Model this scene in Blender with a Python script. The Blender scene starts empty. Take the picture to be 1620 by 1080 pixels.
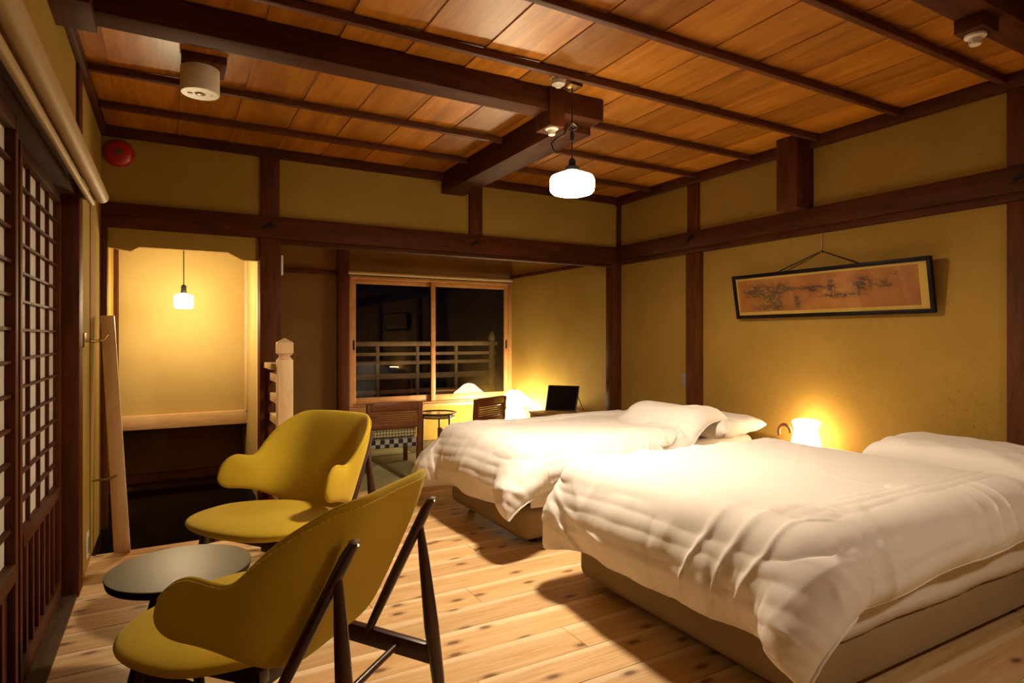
import bpy, bmesh, math, random
import numpy as np
from mathutils import Vector, Matrix
random.seed(7)
R = math.radians
SC = bpy.context.scene
COL = SC.collection

# ------------------------------------------------------------------ camera, world, lights, exposure
cam_d = bpy.data.cameras.new('camera')
cam = bpy.data.objects.new('camera', cam_d); COL.objects.link(cam)
cam_d.sensor_width = 36.0
cam_d.lens = 963.5 / 1620 * 36.0
cam_d.shift_y = -7.0 / 1620
cam_d.clip_start = 0.02
cam.location = (0, 0, 1.2)
cam.rotation_euler = (R(90), 0, R(-(90 - 60.72)))
SC.camera = cam

world = bpy.data.worlds.new('night'); SC.world = world
world.use_nodes = True
world.node_tree.nodes['Background'].inputs[0].default_value = (0.01, 0.014, 0.03, 1)
world.node_tree.nodes['Background'].inputs[1].default_value = 0.05

SC.view_settings.view_transform = 'Standard'
SC.view_settings.look = 'None'
SC.view_settings.gamma = 1.0
SC.view_settings.use_curve_mapping = False
SC.view_settings.exposure = 0.0
E_PENDANT = 610.0      # radiance of the lamp shades (lower glass)
E_REAR = 190.0
E_STAIR = 165.0
E_BED = 28.0
E_FLOOR = 130.0
C_PENDANT = (1.0, 0.80, 0.57)
C_WARM = (1.0, 0.62, 0.27)

# ------------------------------------------------------------------ helpers
def tag(o, label=None, cat=None, group=None, kind=None):
    if label: o['label'] = label
    if cat: o['category'] = cat
    if group: o['group'] = group
    if kind: o['kind'] = kind
    return o

def wloc(o):
    v = Vector((0, 0, 0))
    while o is not None:
        v = v + Vector(o.location); o = o.parent
    return v

def empty(name, loc, label, cat, group=None):
    o = bpy.data.objects.new(name, None); COL.objects.link(o)
    o.location = loc; o.empty_display_size = 0.1
    return tag(o, label, cat, group)

def link_mesh(name, me, mat, parent, origin):
    """me is in the coordinates of the world (or of the thing's own frame); origin is its new local zero"""
    me.transform(Matrix.Translation(-Vector(origin)))
    if mat is not None: me.materials.append(mat)
    o = bpy.data.objects.new(name, me); COL.objects.link(o)
    if parent is not None:
        o.parent = parent; o.location = Vector(origin) - wloc(parent)
    else:
        o.location = origin
    return o

def centre(vs):
    a = np.array([list(v) for v in vs]); return (a.min(0) + a.max(0)) / 2

def raw(name, verts, faces, mat, parent=None, smooth=False, origin=None):
    me = bpy.data.meshes.new(name)
    me.from_pydata([tuple(map(float, v)) for v in verts], [], faces)
    me.update()
    if smooth:
        me.polygons.foreach_set('use_smooth', [True] * len(me.polygons))
    return link_mesh(name, me, mat, parent, centre(verts) if origin is None else origin)

class MB:
    def __init__(s): s.v = []; s.f = []
    def box(s, lo, hi, rot=None, piv=None):
        x0, y0, z0 = lo; x1, y1, z1 = hi
        p = [(x0,y0,z0),(x1,y0,z0),(x1,y1,z0),(x0,y1,z0),(x0,y0,z1),(x1,y0,z1),(x1,y1,z1),(x0,y1,z1)]
        if rot is not None:
            c = Vector(piv if piv is not None else ((x0+x1)/2,(y0+y1)/2,(z0+z1)/2))
            p = [tuple(c + rot @ (Vector(q) - c)) for q in p]
        n = len(s.v); s.v += p
        s.f += [tuple(n+i for i in q) for q in ((0,3,2,1),(4,5,6,7),(0,1,5,4),(1,2,6,5),(2,3,7,6),(3,0,4,7))]
        return s
    def tube(s, pts, rad, n=8, cap=True):
        """pts: list of points, rad: radius or list of radii"""
        pts = [Vector(p) for p in pts]
        if not hasattr(rad, '__len__'): rad = [rad] * len(pts)
        rings = []; up = None
        for i, p in enumerate(pts):
            t = (pts[min(i+1, len(pts)-1)] - pts[max(i-1, 0)]).normalized()
            if up is None:
                up = t.cross(Vector((0,0,1)))
                if up.length < 1e-3: up = t.cross(Vector((1,0,0)))
                up.normalize()
            else:
                up = (up - t * up.dot(t))
                up.normalize()
            w = t.cross(up)
            b = len(s.v)
            for k in range(n):
                a = 2*math.pi*k/n
                s.v.append(tuple(p + (up*math.cos(a) + w*math.sin(a)) * rad[i]))
            rings.append(b)
        for a, b in zip(rings, rings[1:]):
            for k in range(n):
                k2 = (k+1) % n
                s.f.append((a+k, a+k2, b+k2, b+k))
        if cap:
            s.f.append(tuple(rings[0]+k for k in range(n))[::-1])
            s.f.append(tuple(rings[-1]+k for k in range(n)))
        return s
    def lathe(s, prof, c=(0,0,0), n=32, axis='z'):
        cx, cy, cz = c; b = len(s.v)
        for r, z in prof:
            for k in range(n):
                a = 2*math.pi*k/n
                q = (r*math.cos(a), r*math.sin(a), z)
                if axis == 'y': q = (q[0], -q[2], q[1])
                if axis == 'x': q = (q[2], q[0], q[1])
                s.v.append((cx+q[0], cy+q[1], cz+q[2]))
        m = len(prof)
        for i in range(m-1):
            for k in range(n):
                k2 = (k+1) % n
                s.f.append((b+i*n+k, b+i*n+k2, b+(i+1)*n+k2, b+(i+1)*n+k))
        if prof[0][0] > 1e-4: s.f.append(tuple(b+k for k in range(n))[::-1])
        if prof[-1][0] > 1e-4: s.f.append(tuple(b+(m-1)*n+k for k in range(n)))
        return s
    def prism(s, poly, axis, a, b):
        """poly: 2d points, extruded along axis between a and b"""
        n = len(s.v); m = len(poly)
        for t in (a, b):
            for p in poly:
                if axis == 'x': s.v.append((t, p[0], p[1]))
                elif axis == 'y': s.v.append((p[0], t, p[1]))
                else: s.v.append((p[0], p[1], t))
        for k in range(m):
            k2 = (k+1) % m
            s.f.append((n+k, n+k2, n+m+k2, n+m+k))
        s.f.append(tuple(n+k for k in range(m))[::-1]); s.f.append(tuple(n+m+k for k in range(m)))
        return s
    def build(s, name, mat, parent=None, bevel=0.0, seg=2, smooth=False, angle=40, subsurf=0, origin=None):
        me = bpy.data.meshes.new(name)
        me.from_pydata([tuple(map(float, v)) for v in s.v], [], s.f); me.update()
        bm = bmesh.new(); bm.from_mesh(me)
        bmesh.ops.recalc_face_normals(bm, faces=bm.faces[:])
        if bevel > 0:
            es = [e for e in bm.edges if len(e.link_faces) == 2 and e.calc_face_angle(0) > R(30)]
            bmesh.ops.bevel(bm, geom=es, offset=bevel, segments=seg, profile=0.5, affect='EDGES', clamp_overlap=True)
        if smooth or bevel > 0:
            for f in bm.faces: f.smooth = True
            for e in bm.edges:
                if len(e.link_faces) == 2 and e.calc_face_angle(0) > R(angle): e.smooth = False
        bm.to_mesh(me); bm.free()
        o = link_mesh(name, me, mat, parent, centre(s.v) if origin is None else origin)
        if subsurf:
            m = o.modifiers.new('subdivision', 'SUBSURF'); m.levels = subsurf; m.render_levels = subsurf
        return o

def box(name, lo, hi, mat, parent=None, bevel=0.0, **k):
    return MB().box(lo, hi).build(name, mat, parent, bevel, **k)

def struct(o, label, cat):
    return tag(o, label, cat, kind='structure')

def dup(o, parent=None, top=True):
    c = o.copy(); COL.objects.link(c)
    if not top: c.parent = parent
    for ch in list(o.children): dup(ch, c, False)
    return c

# ------------------------------------------------------------------ materials
def newmat(name):
    m = bpy.data.materials.new(name); m.use_nodes = True
    nt = m.node_tree; b = nt.nodes['Principled BSDF']
    return m, nt, b

def N(nt, t, **k):
    n = nt.nodes.new(t)
    for a, v in k.items(): setattr(n, a, v)
    return n

def lk(nt, a, b): nt.links.new(a, b)

def ramp(nt, fac, stops):
    r = N(nt, 'ShaderNodeValToRGB')
    e = r.color_ramp.elements
    e[0].position, e[0].color = stops[0][0], (*stops[0][1], 1)
    e[1].position, e[1].color = stops[-1][0], (*stops[-1][1], 1)
    for p, c in stops[1:-1]:
        x = e.new(p); x.color = (*c, 1)
    lk(nt, fac, r.inputs[0])
    return r.outputs[0]

def math_n(nt, op, a, b=None, c=None):
    n = N(nt, 'ShaderNodeMath', operation=op)
    for i, v in enumerate((a, b, c)):
        if v is None: continue
        if isinstance(v, (int, float)): n.inputs[i].default_value = v
        else: lk(nt, v, n.inputs[i])
    return n.outputs[0]

def mix(nt, fac, a, b, mode='MIX'):
    n = N(nt, 'ShaderNodeMix', data_type='RGBA', blend_type=mode)
    if isinstance(fac, (int, float)): n.inputs[0].default_value = fac
    else: lk(nt, fac, n.inputs[0])
    for i, v in ((6, a), (7, b)):
        if isinstance(v, tuple): n.inputs[i].default_value = (*v, 1)
        else: lk(nt, v, n.inputs[i])
    return n.outputs[2]

def vecscale(nt, vec, s, off=None):
    m = N(nt, 'ShaderNodeVectorMath', operation='MULTIPLY'); lk(nt, vec, m.inputs[0]); m.inputs[1].default_value = s
    if off is None: return m.outputs[0]
    a = N(nt, 'ShaderNodeVectorMath', operation='ADD'); lk(nt, m.outputs[0], a.inputs[0]); lk(nt, off, a.inputs[1])
    return a.outputs[0]

def noise(nt, vec, scale, detail=4, rough=0.55, dist=0.0):
    n = N(nt, 'ShaderNodeTexNoise'); n.inputs['Scale'].default_value = scale
    n.inputs['Detail'].default_value = detail; n.inputs['Roughness'].default_value = rough
    n.inputs['Distortion'].default_value = dist
    lk(nt, vec, n.inputs['Vector']); return n.outputs['Fac']

def bump(nt, b, h, strength=0.2, dist=0.01):
    n = N(nt, 'ShaderNodeBump'); n.inputs['Strength'].default_value = strength; n.inputs['Distance'].default_value = dist
    lk(nt, h, n.inputs['Height']); lk(nt, n.outputs[0], b.inputs['Normal'])

def coords(nt, obj=True, randomise=True):
    """object coordinates plus a random offset of each object"""
    if obj: c = N(nt, 'ShaderNodeTexCoord').outputs['Object']
    else: c = N(nt, 'ShaderNodeNewGeometry').outputs['Position']
    rnd = N(nt, 'ShaderNodeObjectInfo').outputs['Random']
    if not randomise: return c, rnd
    m = math_n(nt, 'MULTIPLY', rnd, 37.0)
    cx = N(nt, 'ShaderNodeCombineXYZ')
    for i in range(3): lk(nt, m, cx.inputs[i])
    a = N(nt, 'ShaderNodeVectorMath', operation='ADD'); lk(nt, c, a.inputs[0]); lk(nt, cx.outputs[0], a.inputs[1])
    return a.outputs[0], rnd

def wood(name, dark, light, grain=(1, 12, 12), scale=3.0, rough=0.45, vary=0.25, bumps=0.15, coat=0.0, spec=0.5):
    m, nt, b = newmat(name)
    v, rnd = coords(nt)
    g = noise(nt, vecscale(nt, v, grain), scale, 5, 0.6, 0.6)
    f = noise(nt, vecscale(nt, v, tuple(3.2*x for x in grain)), scale*2.2, 3, 0.6)
    s = math_n(nt, 'ADD', math_n(nt, 'MULTIPLY', g, 0.7), math_n(nt, 'MULTIPLY', f, 0.3))
    c = ramp(nt, s, [(0.32, dark), (0.68, light)])
    k = math_n(nt, 'ADD', math_n(nt, 'MULTIPLY', rnd, vary), 1 - vary/2)
    hsv = N(nt, 'ShaderNodeHueSaturation'); lk(nt, c, hsv.inputs['Color']); lk(nt, k, hsv.inputs['Value'])
    lk(nt, hsv.outputs[0], b.inputs['Base Color'])
    b.inputs['Roughness'].default_value = rough
    b.inputs['Coat Weight'].default_value = coat; b.inputs['Coat Roughness'].default_value = 0.25
    b.inputs['Specular IOR Level'].default_value = spec
    bump(nt, b, s, bumps, 0.004)
    return m

def plain(name, col, rough=0.5, metal=0.0, spec=0.5, var=0.08, sc=6.0, coat=0.0):
    m, nt, b = newmat(name)
    v, rnd = coords(nt)
    n = noise(nt, v, sc, 4)
    lo = tuple(c*(1-var) for c in col); hi = tuple(min(1, c*(1+var)) for c in col)
    lk(nt, ramp(nt, n, [(0.3, lo), (0.7, hi)]), b.inputs['Base Color'])
    b.inputs['Roughness'].default_value = rough; b.inputs['Metallic'].default_value = metal
    b.inputs['Specular IOR Level'].default_value = spec
    b.inputs['Coat Weight'].default_value = coat
    return m

def plaster(name, c0, c1, speck=0.5, rough=0.95):
    m, nt, b = newmat(name)
    v, rnd = coords(nt, obj=False, randomise=False)
    n = noise(nt, v, 1.6, 5, 0.6)
    base = ramp(nt, n, [(0.3, c0), (0.7, c1)])
    # small dark specks of straw and iron in the clay, gathered in patches
    vo = N(nt, 'ShaderNodeTexVoronoi'); vo.inputs['Scale'].default_value = 120
    lk(nt, vecscale(nt, v, (1, 1, 0.7)), vo.inputs['Vector'])
    sp = ramp(nt, vo.outputs['Distance'], [(0.12, (1, 1, 1)), (0.30, (0, 0, 0))])
    pat = ramp(nt, noise(nt, v, 2.1, 3), [(0.40, (0, 0, 0)), (0.62, (1, 1, 1))])
    fine = ramp(nt, noise(nt, v, 30, 2), [(0.42, (0, 0, 0)), (0.55, (1, 1, 1))])
    mk = mix(nt, 1.0, mix(nt, 1.0, sp, pat, 'MULTIPLY'), fine, 'MULTIPLY')
    sep = N(nt, 'ShaderNodeSeparateColor'); lk(nt, mk, sep.inputs[0])
    fac = math_n(nt, 'MULTIPLY', sep.outputs[0], speck)
    c = mix(nt, fac, base, tuple(x*0.25 for x in c0))
    lk(nt, c, b.inputs['Base Color']); b.inputs['Roughness'].default_value = rough
    b.inputs['Specular IOR Level'].default_value = 0.15
    bump(nt, b, noise(nt, v, 90, 5, 0.7), 0.25, 0.003)
    return m

def floor_wood():
    m, nt, b = newmat('knotty_cedar_planks')
    geo = N(nt, 'ShaderNodeTexCoord').outputs['Object']
    v, rnd = coords(nt)
    sepg = N(nt, 'ShaderNodeSeparateXYZ'); lk(nt, geo, sepg.inputs[0])
    g = noise(nt, vecscale(nt, v, (0.9, 16, 4)), 2.2, 5, 0.62, 1.2)
    f = noise(nt, vecscale(nt, v, (4, 90, 20)), 2.0, 3, 0.6)
    s = math_n(nt, 'ADD', math_n(nt, 'MULTIPLY', g, 0.72), math_n(nt, 'MULTIPLY', f, 0.28))
    c = ramp(nt, s, [(0.28, (0.52, 0.28, 0.10)), (0.46, (0.64, 0.40, 0.175)), (0.60, (0.72, 0.49, 0.25)), (0.75, (0.78, 0.57, 0.33))])
    # pale sapwood along one wavy edge of each board
    wob = math_n(nt, 'MULTIPLY', noise(nt, vecscale(nt, v, (1.2, 0.2, 0.2)), 1.0, 3), 0.07)
    edge = math_n(nt, 'ADD', sepg.outputs[1], wob)
    sap = ramp(nt, math_n(nt, 'MULTIPLY', edge, 1.0), [(0.083, (0, 0, 0)), (0.100, (1, 1, 1))])
    sp2 = N(nt, 'ShaderNodeSeparateColor'); lk(nt, sap, sp2.inputs[0])
    c = mix(nt, math_n(nt, 'MULTIPLY', sp2.outputs[0], 0.6), c, (0.90, 0.72, 0.46))
    # knots
    vo = N(nt, 'ShaderNodeTexVoronoi', voronoi_dimensions='2D'); vo.inputs['Scale'].default_value = 1.0
    lk(nt, vecscale(nt, v, (3.6, 8.0, 0.0)), vo.inputs['Vector'])
    kn = ramp(nt, vo.outputs['Distance'], [(0.0, (1, 1, 1)), (0.07, (0.9, 0.9, 0.9)), (0.105, (0.4, 0.4, 0.4)), (0.20, (0, 0, 0))])
    sel = N(nt, 'ShaderNodeSeparateColor'); lk(nt, vo.outputs['Color'], sel.inputs[0])
    on = math_n(nt, 'GREATER_THAN', sel.outputs[0], 0.42)
    spk = N(nt, 'ShaderNodeSeparateColor'); lk(nt, kn, spk.inputs[0])
    c = mix(nt, math_n(nt, 'MULTIPLY', math_n(nt, 'MULTIPLY', spk.outputs[0], on), 0.88), c, (0.13, 0.045, 0.015))
    k = math_n(nt, 'ADD', math_n(nt, 'MULTIPLY', rnd, 0.22), 0.86)
    hsv = N(nt, 'ShaderNodeHueSaturation'); lk(nt, c, hsv.inputs['Color']); lk(nt, k, hsv.inputs['Value'])
    lk(nt, hsv.outputs[0], b.inputs['Base Color'])
    b.inputs['Roughness'].default_value = 0.42; b.inputs['Specular IOR Level'].default_value = 0.4
    bump(nt, b, s, 0.12, 0.002)
    return m

def fabric(name, col, var=0.12, sc=260, sheen=0.3, rough=0.9, bstr=0.25, tint=None):
    m, nt, b = newmat(name)
    v, rnd = coords(nt)
    n = noise(nt, v, 5, 4); n2 = noise(nt, v, sc, 2)
    lo = tuple(c*(1-var) for c in col); hi = tuple(min(1, c*(1+var)) for c in col)
    lk(nt, ramp(nt, n, [(0.3, lo), (0.7, hi)]), b.inputs['Base Color'])
    b.inputs['Roughness'].default_value = rough
    b.inputs['Sheen Weight'].default_value = sheen; b.inputs['Sheen Roughness'].default_value = 0.4
    if tint: b.inputs['Sheen Tint'].default_value = (*tint, 1)
    b.inputs['Specular IOR Level'].default_value = 0.2
    bump(nt, b, n2, bstr, 0.0015)
    return m

def glow(name, col, strength, edge=None):
    m, nt, b = newmat(name)
    b.inputs['Base Color'].default_value = (0.9, 0.88, 0.82, 1)
    b.inputs['Emission Color'].default_value = (*col, 1)
    b.inputs['Emission Strength'].default_value = strength
    b.inputs['Roughness'].default_value = 0.3
    return m

M = {}
M['dark'] = wood('dark_brown_timber', (0.036, 0.0095, 0.002), (0.105, 0.030, 0.007), (1.0, 9, 9), 3, 0.6, 0.15, 0.12, 0.0, 0.14)
M['darkz'] = wood('dark_brown_timber_upright', (0.045, 0.012, 0.002), (0.13, 0.036, 0.008), (9, 9, 1.0), 3, 0.6, 0.15, 0.12, 0.0, 0.14)
M['darky'] = wood('dark_brown_timber_depth', (0.036, 0.0095, 0.002), (0.105, 0.030, 0.007), (9, 1.0, 9), 3, 0.6, 0.15, 0.12, 0.0, 0.14)
M['batten'] = wood('ceiling_batten_timber', (0.06, 0.018, 0.006), (0.15, 0.05, 0.018), (1.0, 9, 9), 3, 0.5, 0.1, 0.12, 0.0, 0.2)
M['ceil'] = wood('varnished_cedar_ceiling', (0.24, 0.074, 0.005), (0.54, 0.215, 0.018), (9, 0.7, 4), 2.2, 0.36, 0.55, 0.08)
M['floor'] = floor_wood()
M['pine'] = wood('pale_new_pine', (0.62, 0.40, 0.19), (0.82, 0.60, 0.34), (8, 8, 0.9), 2.5, 0.5, 0.1, 0.08)
M['pinex'] = wood('pale_new_pine_level', (0.58, 0.35, 0.15), (0.80, 0.55, 0.29), (0.8, 7, 7), 2.5, 0.5, 0.1, 0.08)
M['sash'] = wood('honey_window_timber', (0.36, 0.16, 0.045), (0.55, 0.29, 0.095), (2, 2, 2), 3, 0.45, 0.1)
M['balcony'] = wood('weathered_balcony_timber', (0.16, 0.085, 0.035), (0.27, 0.155, 0.068), (2, 2, 2), 3, 0.6, 0.1)
M['walnut'] = wood('dark_walnut', (0.022, 0.007, 0.003), (0.06, 0.019, 0.008), (9, 9, 1.2), 4, 0.3, 0.1, 0.06, 0.15)
M['chairwood'] = wood('reddish_chair_timber', (0.12, 0.034, 0.009), (0.24, 0.078, 0.022), (3, 3, 3), 4, 0.35, 0.1)
M['old'] = wood('worn_threshold_timber', (0.045, 0.024, 0.011), (0.10, 0.058, 0.030), (9, 1, 9), 3, 0.85, 0.1, 0.12, 0.0, 0.1)
M['ochre'] = plaster('ochre_clay_plaster', (0.280, 0.165, 0.028), (0.355, 0.218, 0.044), 0.9)
M['ochre2'] = plaster('smooth_ochre_plaster', (0.31, 0.195, 0.034), (0.37, 0.243, 0.050), 0.15)
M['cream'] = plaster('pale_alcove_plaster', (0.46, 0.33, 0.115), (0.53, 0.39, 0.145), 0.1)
M['brown_shade'] = plaster('brown_and_shaded_plaster', (0.15, 0.080, 0.024), (0.20, 0.110, 0.036), 0.2)  # brown of the stair back; round the window it stands in for shade
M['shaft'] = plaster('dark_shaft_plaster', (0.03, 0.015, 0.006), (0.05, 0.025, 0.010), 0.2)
M['yellow'] = fabric('mustard_wool', (0.50, 0.345, 0.020), 0.06, 420, 0.35, 0.92, 0.3, (0.9, 0.8, 0.3))
M['thread'] = fabric('mustard_thread', (0.66, 0.49, 0.07), 0.05, 300, 0.2)
M['linen'] = fabric('white_cotton', (0.76, 0.715, 0.665), 0.02, 700, 0.12, 0.85, 0.08)
M['sheet'] = fabric('white_sheet', (0.74, 0.69, 0.63), 0.02, 500, 0.1, 0.9, 0.1)
M['base'] = fabric('beige_bed_fabric', (0.30, 0.215, 0.11), 0.06, 500, 0.1, 0.95, 0.2)
M['black'] = plain('black_plastic', (0.012, 0.011, 0.010), 0.4)
M['lacquer'] = plain('black_lacquer', (0.007, 0.004, 0.003), 0.45, spec=0.12)
M['iron'] = plain('blackened_iron', (0.02, 0.018, 0.016), 0.5, 0.8)
M['white'] = plain('off_white_plastic', (0.72, 0.66, 0.54), 0.4, var=0.03)
M['grey'] = plain('grey_plastic', (0.25, 0.22, 0.18), 0.4)
M['brass'] = plain('aged_brass', (0.42, 0.25, 0.09), 0.35, 1.0)
M['steel'] = plain('dull_steel', (0.35, 0.3, 0.24), 0.35, 1.0)
M['red'] = plain('red_enamel', (0.42, 0.012, 0.010), 0.28, coat=0.5, var=0.04)
M['blind'] = fabric('cream_blind_cloth', (0.42, 0.30, 0.14), 0.04, 300, 0.0, 0.55, 0.1)
M['tabletop'] = plain('grey_table_laminate', (0.12, 0.11, 0.075), 0.42, var=0.04)
M['rubber'] = plain('dark_rubber', (0.02, 0.018, 0.015), 0.8)
M['ground'] = plain('night_garden_ground', (0.02, 0.022, 0.018), 0.95)

def paper_mat():
    m, nt, b = newmat('shoji_paper')
    v, rnd = coords(nt)
    n = noise(nt, v, 45, 5, 0.7)
    lk(nt, ramp(nt, n, [(0.3, (0.55, 0.52, 0.46)), (0.7, (0.59, 0.56, 0.50))]), b.inputs['Base Color'])
    b.inputs['Roughness'].default_value = 0.9; b.inputs['Specular IOR Level'].default_value = 0.1
    return m
M['paper'] = paper_mat()

def glass_mat():
    m = bpy.data.materials.new('window_glass'); m.use_nodes = True
    nt = m.node_tree; nt.nodes.clear()
    out = N(nt, 'ShaderNodeOutputMaterial')
    tr = N(nt, 'ShaderNodeBsdfTransparent'); tr.inputs[0].default_value = (0.93, 0.94, 0.93, 1)
    gl = N(nt, 'ShaderNodeBsdfGlossy'); gl.inputs['Roughness'].default_value = 0.0
    fr = N(nt, 'ShaderNodeFresnel'); fr.inputs[0].default_value = 1.7
    bk = N(nt, 'ShaderNodeNewGeometry').outputs['Backfacing']
    fac = math_n(nt, 'MULTIPLY', fr.outputs[0], math_n(nt, 'SUBTRACT', 1.0, bk))
    mx = N(nt, 'ShaderNodeMixShader')
    lk(nt, fac, mx.inputs[0]); lk(nt, tr.outputs[0], mx.inputs[1]); lk(nt, gl.outputs[0], mx.inputs[2])
    lk(nt, mx.outputs[0], out.inputs[0])
    return m
M['glass'] = glass_mat()

def tatami_mat_m():
    m, nt, b = newmat('tatami_rush')
    v, rnd = coords(nt)
    w = noise(nt, vecscale(nt, v, (140, 8, 1)), 2.0, 2)
    n = noise(nt, v, 3, 3)
    c = mix(nt, 0.4, ramp(nt, n, [(0.3, (0.20, 0.19, 0.085)), (0.7, (0.27, 0.26, 0.12))]), ramp(nt, w, [(0.35, (0.16, 0.15, 0.07)), (0.65, (0.30, 0.28, 0.13))]))
    lk(nt, c, b.inputs['Base Color']); b.inputs['Roughness'].default_value = 0.75
    bump(nt, b, w, 0.2, 0.002)
    return m
M['tatami'] = tatami_mat_m()

def check_mat(name, s, c1, c2):
    m, nt, b = newmat(name)
    ck = N(nt, 'ShaderNodeTexChecker'); ck.inputs['Scale'].default_value = s
    ck.inputs[1].default_value = (*c1, 1); ck.inputs[2].default_value = (*c2, 1)
    a = N(nt, 'ShaderNodeVectorMath', operation='ADD'); a.inputs[1].default_value = (0.003, 0.004, 0.005)
    lk(nt, N(nt, 'ShaderNodeTexCoord').outputs['Object'], a.inputs[0]); lk(nt, a.outputs[0], ck.inputs[0])
    lk(nt, ck.outputs[0], b.inputs['Base Color']); b.inputs['Roughness'].default_value = 0.9
    return m
M['check'] = check_mat('black_white_check', 24.0, (0.02, 0.025, 0.03), (0.42, 0.40, 0.33))

def grid_mat():
    m, nt, b = newmat('green_cream_plaid')
    br = N(nt, 'ShaderNodeTexBrick'); br.offset = 0.0
    for k, v in (('Scale', 1.0), ('Mortar Size', 0.004), ('Brick Width', 0.028), ('Row Height', 0.028)): br.inputs[k].default_value = v
    br.inputs['Color1'].default_value = (0.17, 0.15, 0.06, 1); br.inputs['Color2'].default_value = (0.12, 0.12, 0.06, 1)
    br.inputs['Mortar'].default_value = (0.60, 0.53, 0.33, 1)
    mp = N(nt, 'ShaderNodeMapping'); mp.inputs['Rotation'].default_value = (R(90), 0, 0)
    lk(nt, N(nt, 'ShaderNodeTexCoord').outputs['Object'], mp.inputs[0]); lk(nt, mp.outputs[0], br.inputs[0])
    lk(nt, br.outputs[0], b.inputs['Base Color']); b.inputs['Roughness'].default_value = 0.9
    return m
M['plaid'] = grid_mat()

def painting_mat():
    """ink landscape on browned silk: flat print on the picture, object coordinates y (-.6...6) and z (-.1...1)"""
    m, nt, b = newmat('ink_landscape_on_silk')
    v = N(nt, 'ShaderNodeTexCoord').outputs['Object']
    sep = N(nt, 'ShaderNodeSeparateXYZ'); lk(nt, v, sep.inputs[0])
    y, z = sep.outputs[1], sep.outputs[2]
    base = ramp(nt, noise(nt, v, 2.4, 5, 0.6), [(0.3, (0.28, 0.085, 0.014)), (0.55, (0.46, 0.165, 0.028)), (0.75, (0.56, 0.25, 0.05))])
    def blob(cy, cz, sy, sz):
        a = math_n(nt, 'MULTIPLY', math_n(nt, 'SUBTRACT', y, cy), 1/sy)
        c = math_n(nt, 'MULTIPLY', math_n(nt, 'SUBTRACT', z, cz), 1/sz)
        r = math_n(nt, 'ADD', math_n(nt, 'MULTIPLY', a, a), math_n(nt, 'MULTIPLY', c, c))
        return math_n(nt, 'POWER', 2.718, math_n(nt, 'MULTIPLY', r, -1.0))
    bl = None
    for q in ((0.47, 0.03, .10, .05), (0.33, -0.02, .07, .07), (0.38, -0.085, .11, .018), (0.25, 0.05, .05, .03), (0.02, 0.02, .06, .02),
              (-0.10, 0.03, .03, .05), (-0.15, -0.03, .12, .015), (-0.30, 0.03, .07, .045), (-0.44, 0.02, .04, .025), (0.12, 0.03, .15, .010), (0.15, -0.05, .02, .05)):
        t = blob(*q); bl = t if bl is None else math_n(nt, 'ADD', bl, t)
    tex = noise(nt, vecscale(nt, v, (1, 1, 1.6)), 38, 6, 0.75)
    ink = math_n(nt, 'MULTIPLY', bl, ramp_fac(nt, tex, 0.38, 0.58))
    ink = math_n(nt, 'MINIMUM', math_n(nt, 'MULTIPLY', ink, 1.5), 0.88)
    # small column of characters near the right end
    ch = math_n(nt, 'MULTIPLY', blob(-0.50, 0.075, .035, .014), ramp_fac(nt, noise(nt, v, 120, 2), 0.48, 0.56))
    c = mix(nt, ink, base, (0.045, 0.03, 0.016))
    c = mix(nt, ch, c, (0.03, 0.015, 0.01))
    lk(nt, c, b.inputs['Base Color']); b.inputs['Roughness'].default_value = 0.6
    return m

def ramp_fac(nt, f, a, b_):
    n = N(nt, 'ShaderNodeMapRange'); n.interpolation_type = 'SMOOTHSTEP'
    n.inputs['From Min'].default_value = a; n.inputs['From Max'].default_value = b_
    lk(nt, f, n.inputs['Value']); return n.outputs['Result']
M['painting'] = painting_mat()
M['mount'] = fabric('gold_silk_mount', (0.66, 0.43, 0.09), 0.04, 500, 0.0, 0.5, 0.1)

M['g_pendant'] = (glow('lit_pendant_diffuser', C_PENDANT, E_PENDANT), glow('lit_opal_glass_pendant', C_PENDANT, E_PENDANT*.03))
M['g_rear'] = (glow('lit_rear_diffuser', C_PENDANT, E_REAR), glow('lit_opal_glass_rear', C_PENDANT, E_REAR*.04))
M['g_stair'] = glow('lit_opal_glass_stair', (1.0, 0.77, 0.46), E_STAIR)
M['g_bed'] = glow('lit_bedside_shade', (1.0, 0.73, 0.42), E_BED)
M['g_dome'] = glow('lit_dome_shade', (1.0, 0.82, 0.55), E_FLOOR*.20)
M['g_floor'] = glow('lit_low_lamp_shade', (1.0, 0.81, 0.52), E_FLOOR)

# ------------------------------------------------------------------ setting
LX, RX, BY, RY = -0.38, 3.75, 4.6, -1.6      # left wall, right wall, partition beam plane, rear wall
WY = 6.72                                     # window wall of the tatami room
CZ = 2.53                                     # ceiling boards

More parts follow.
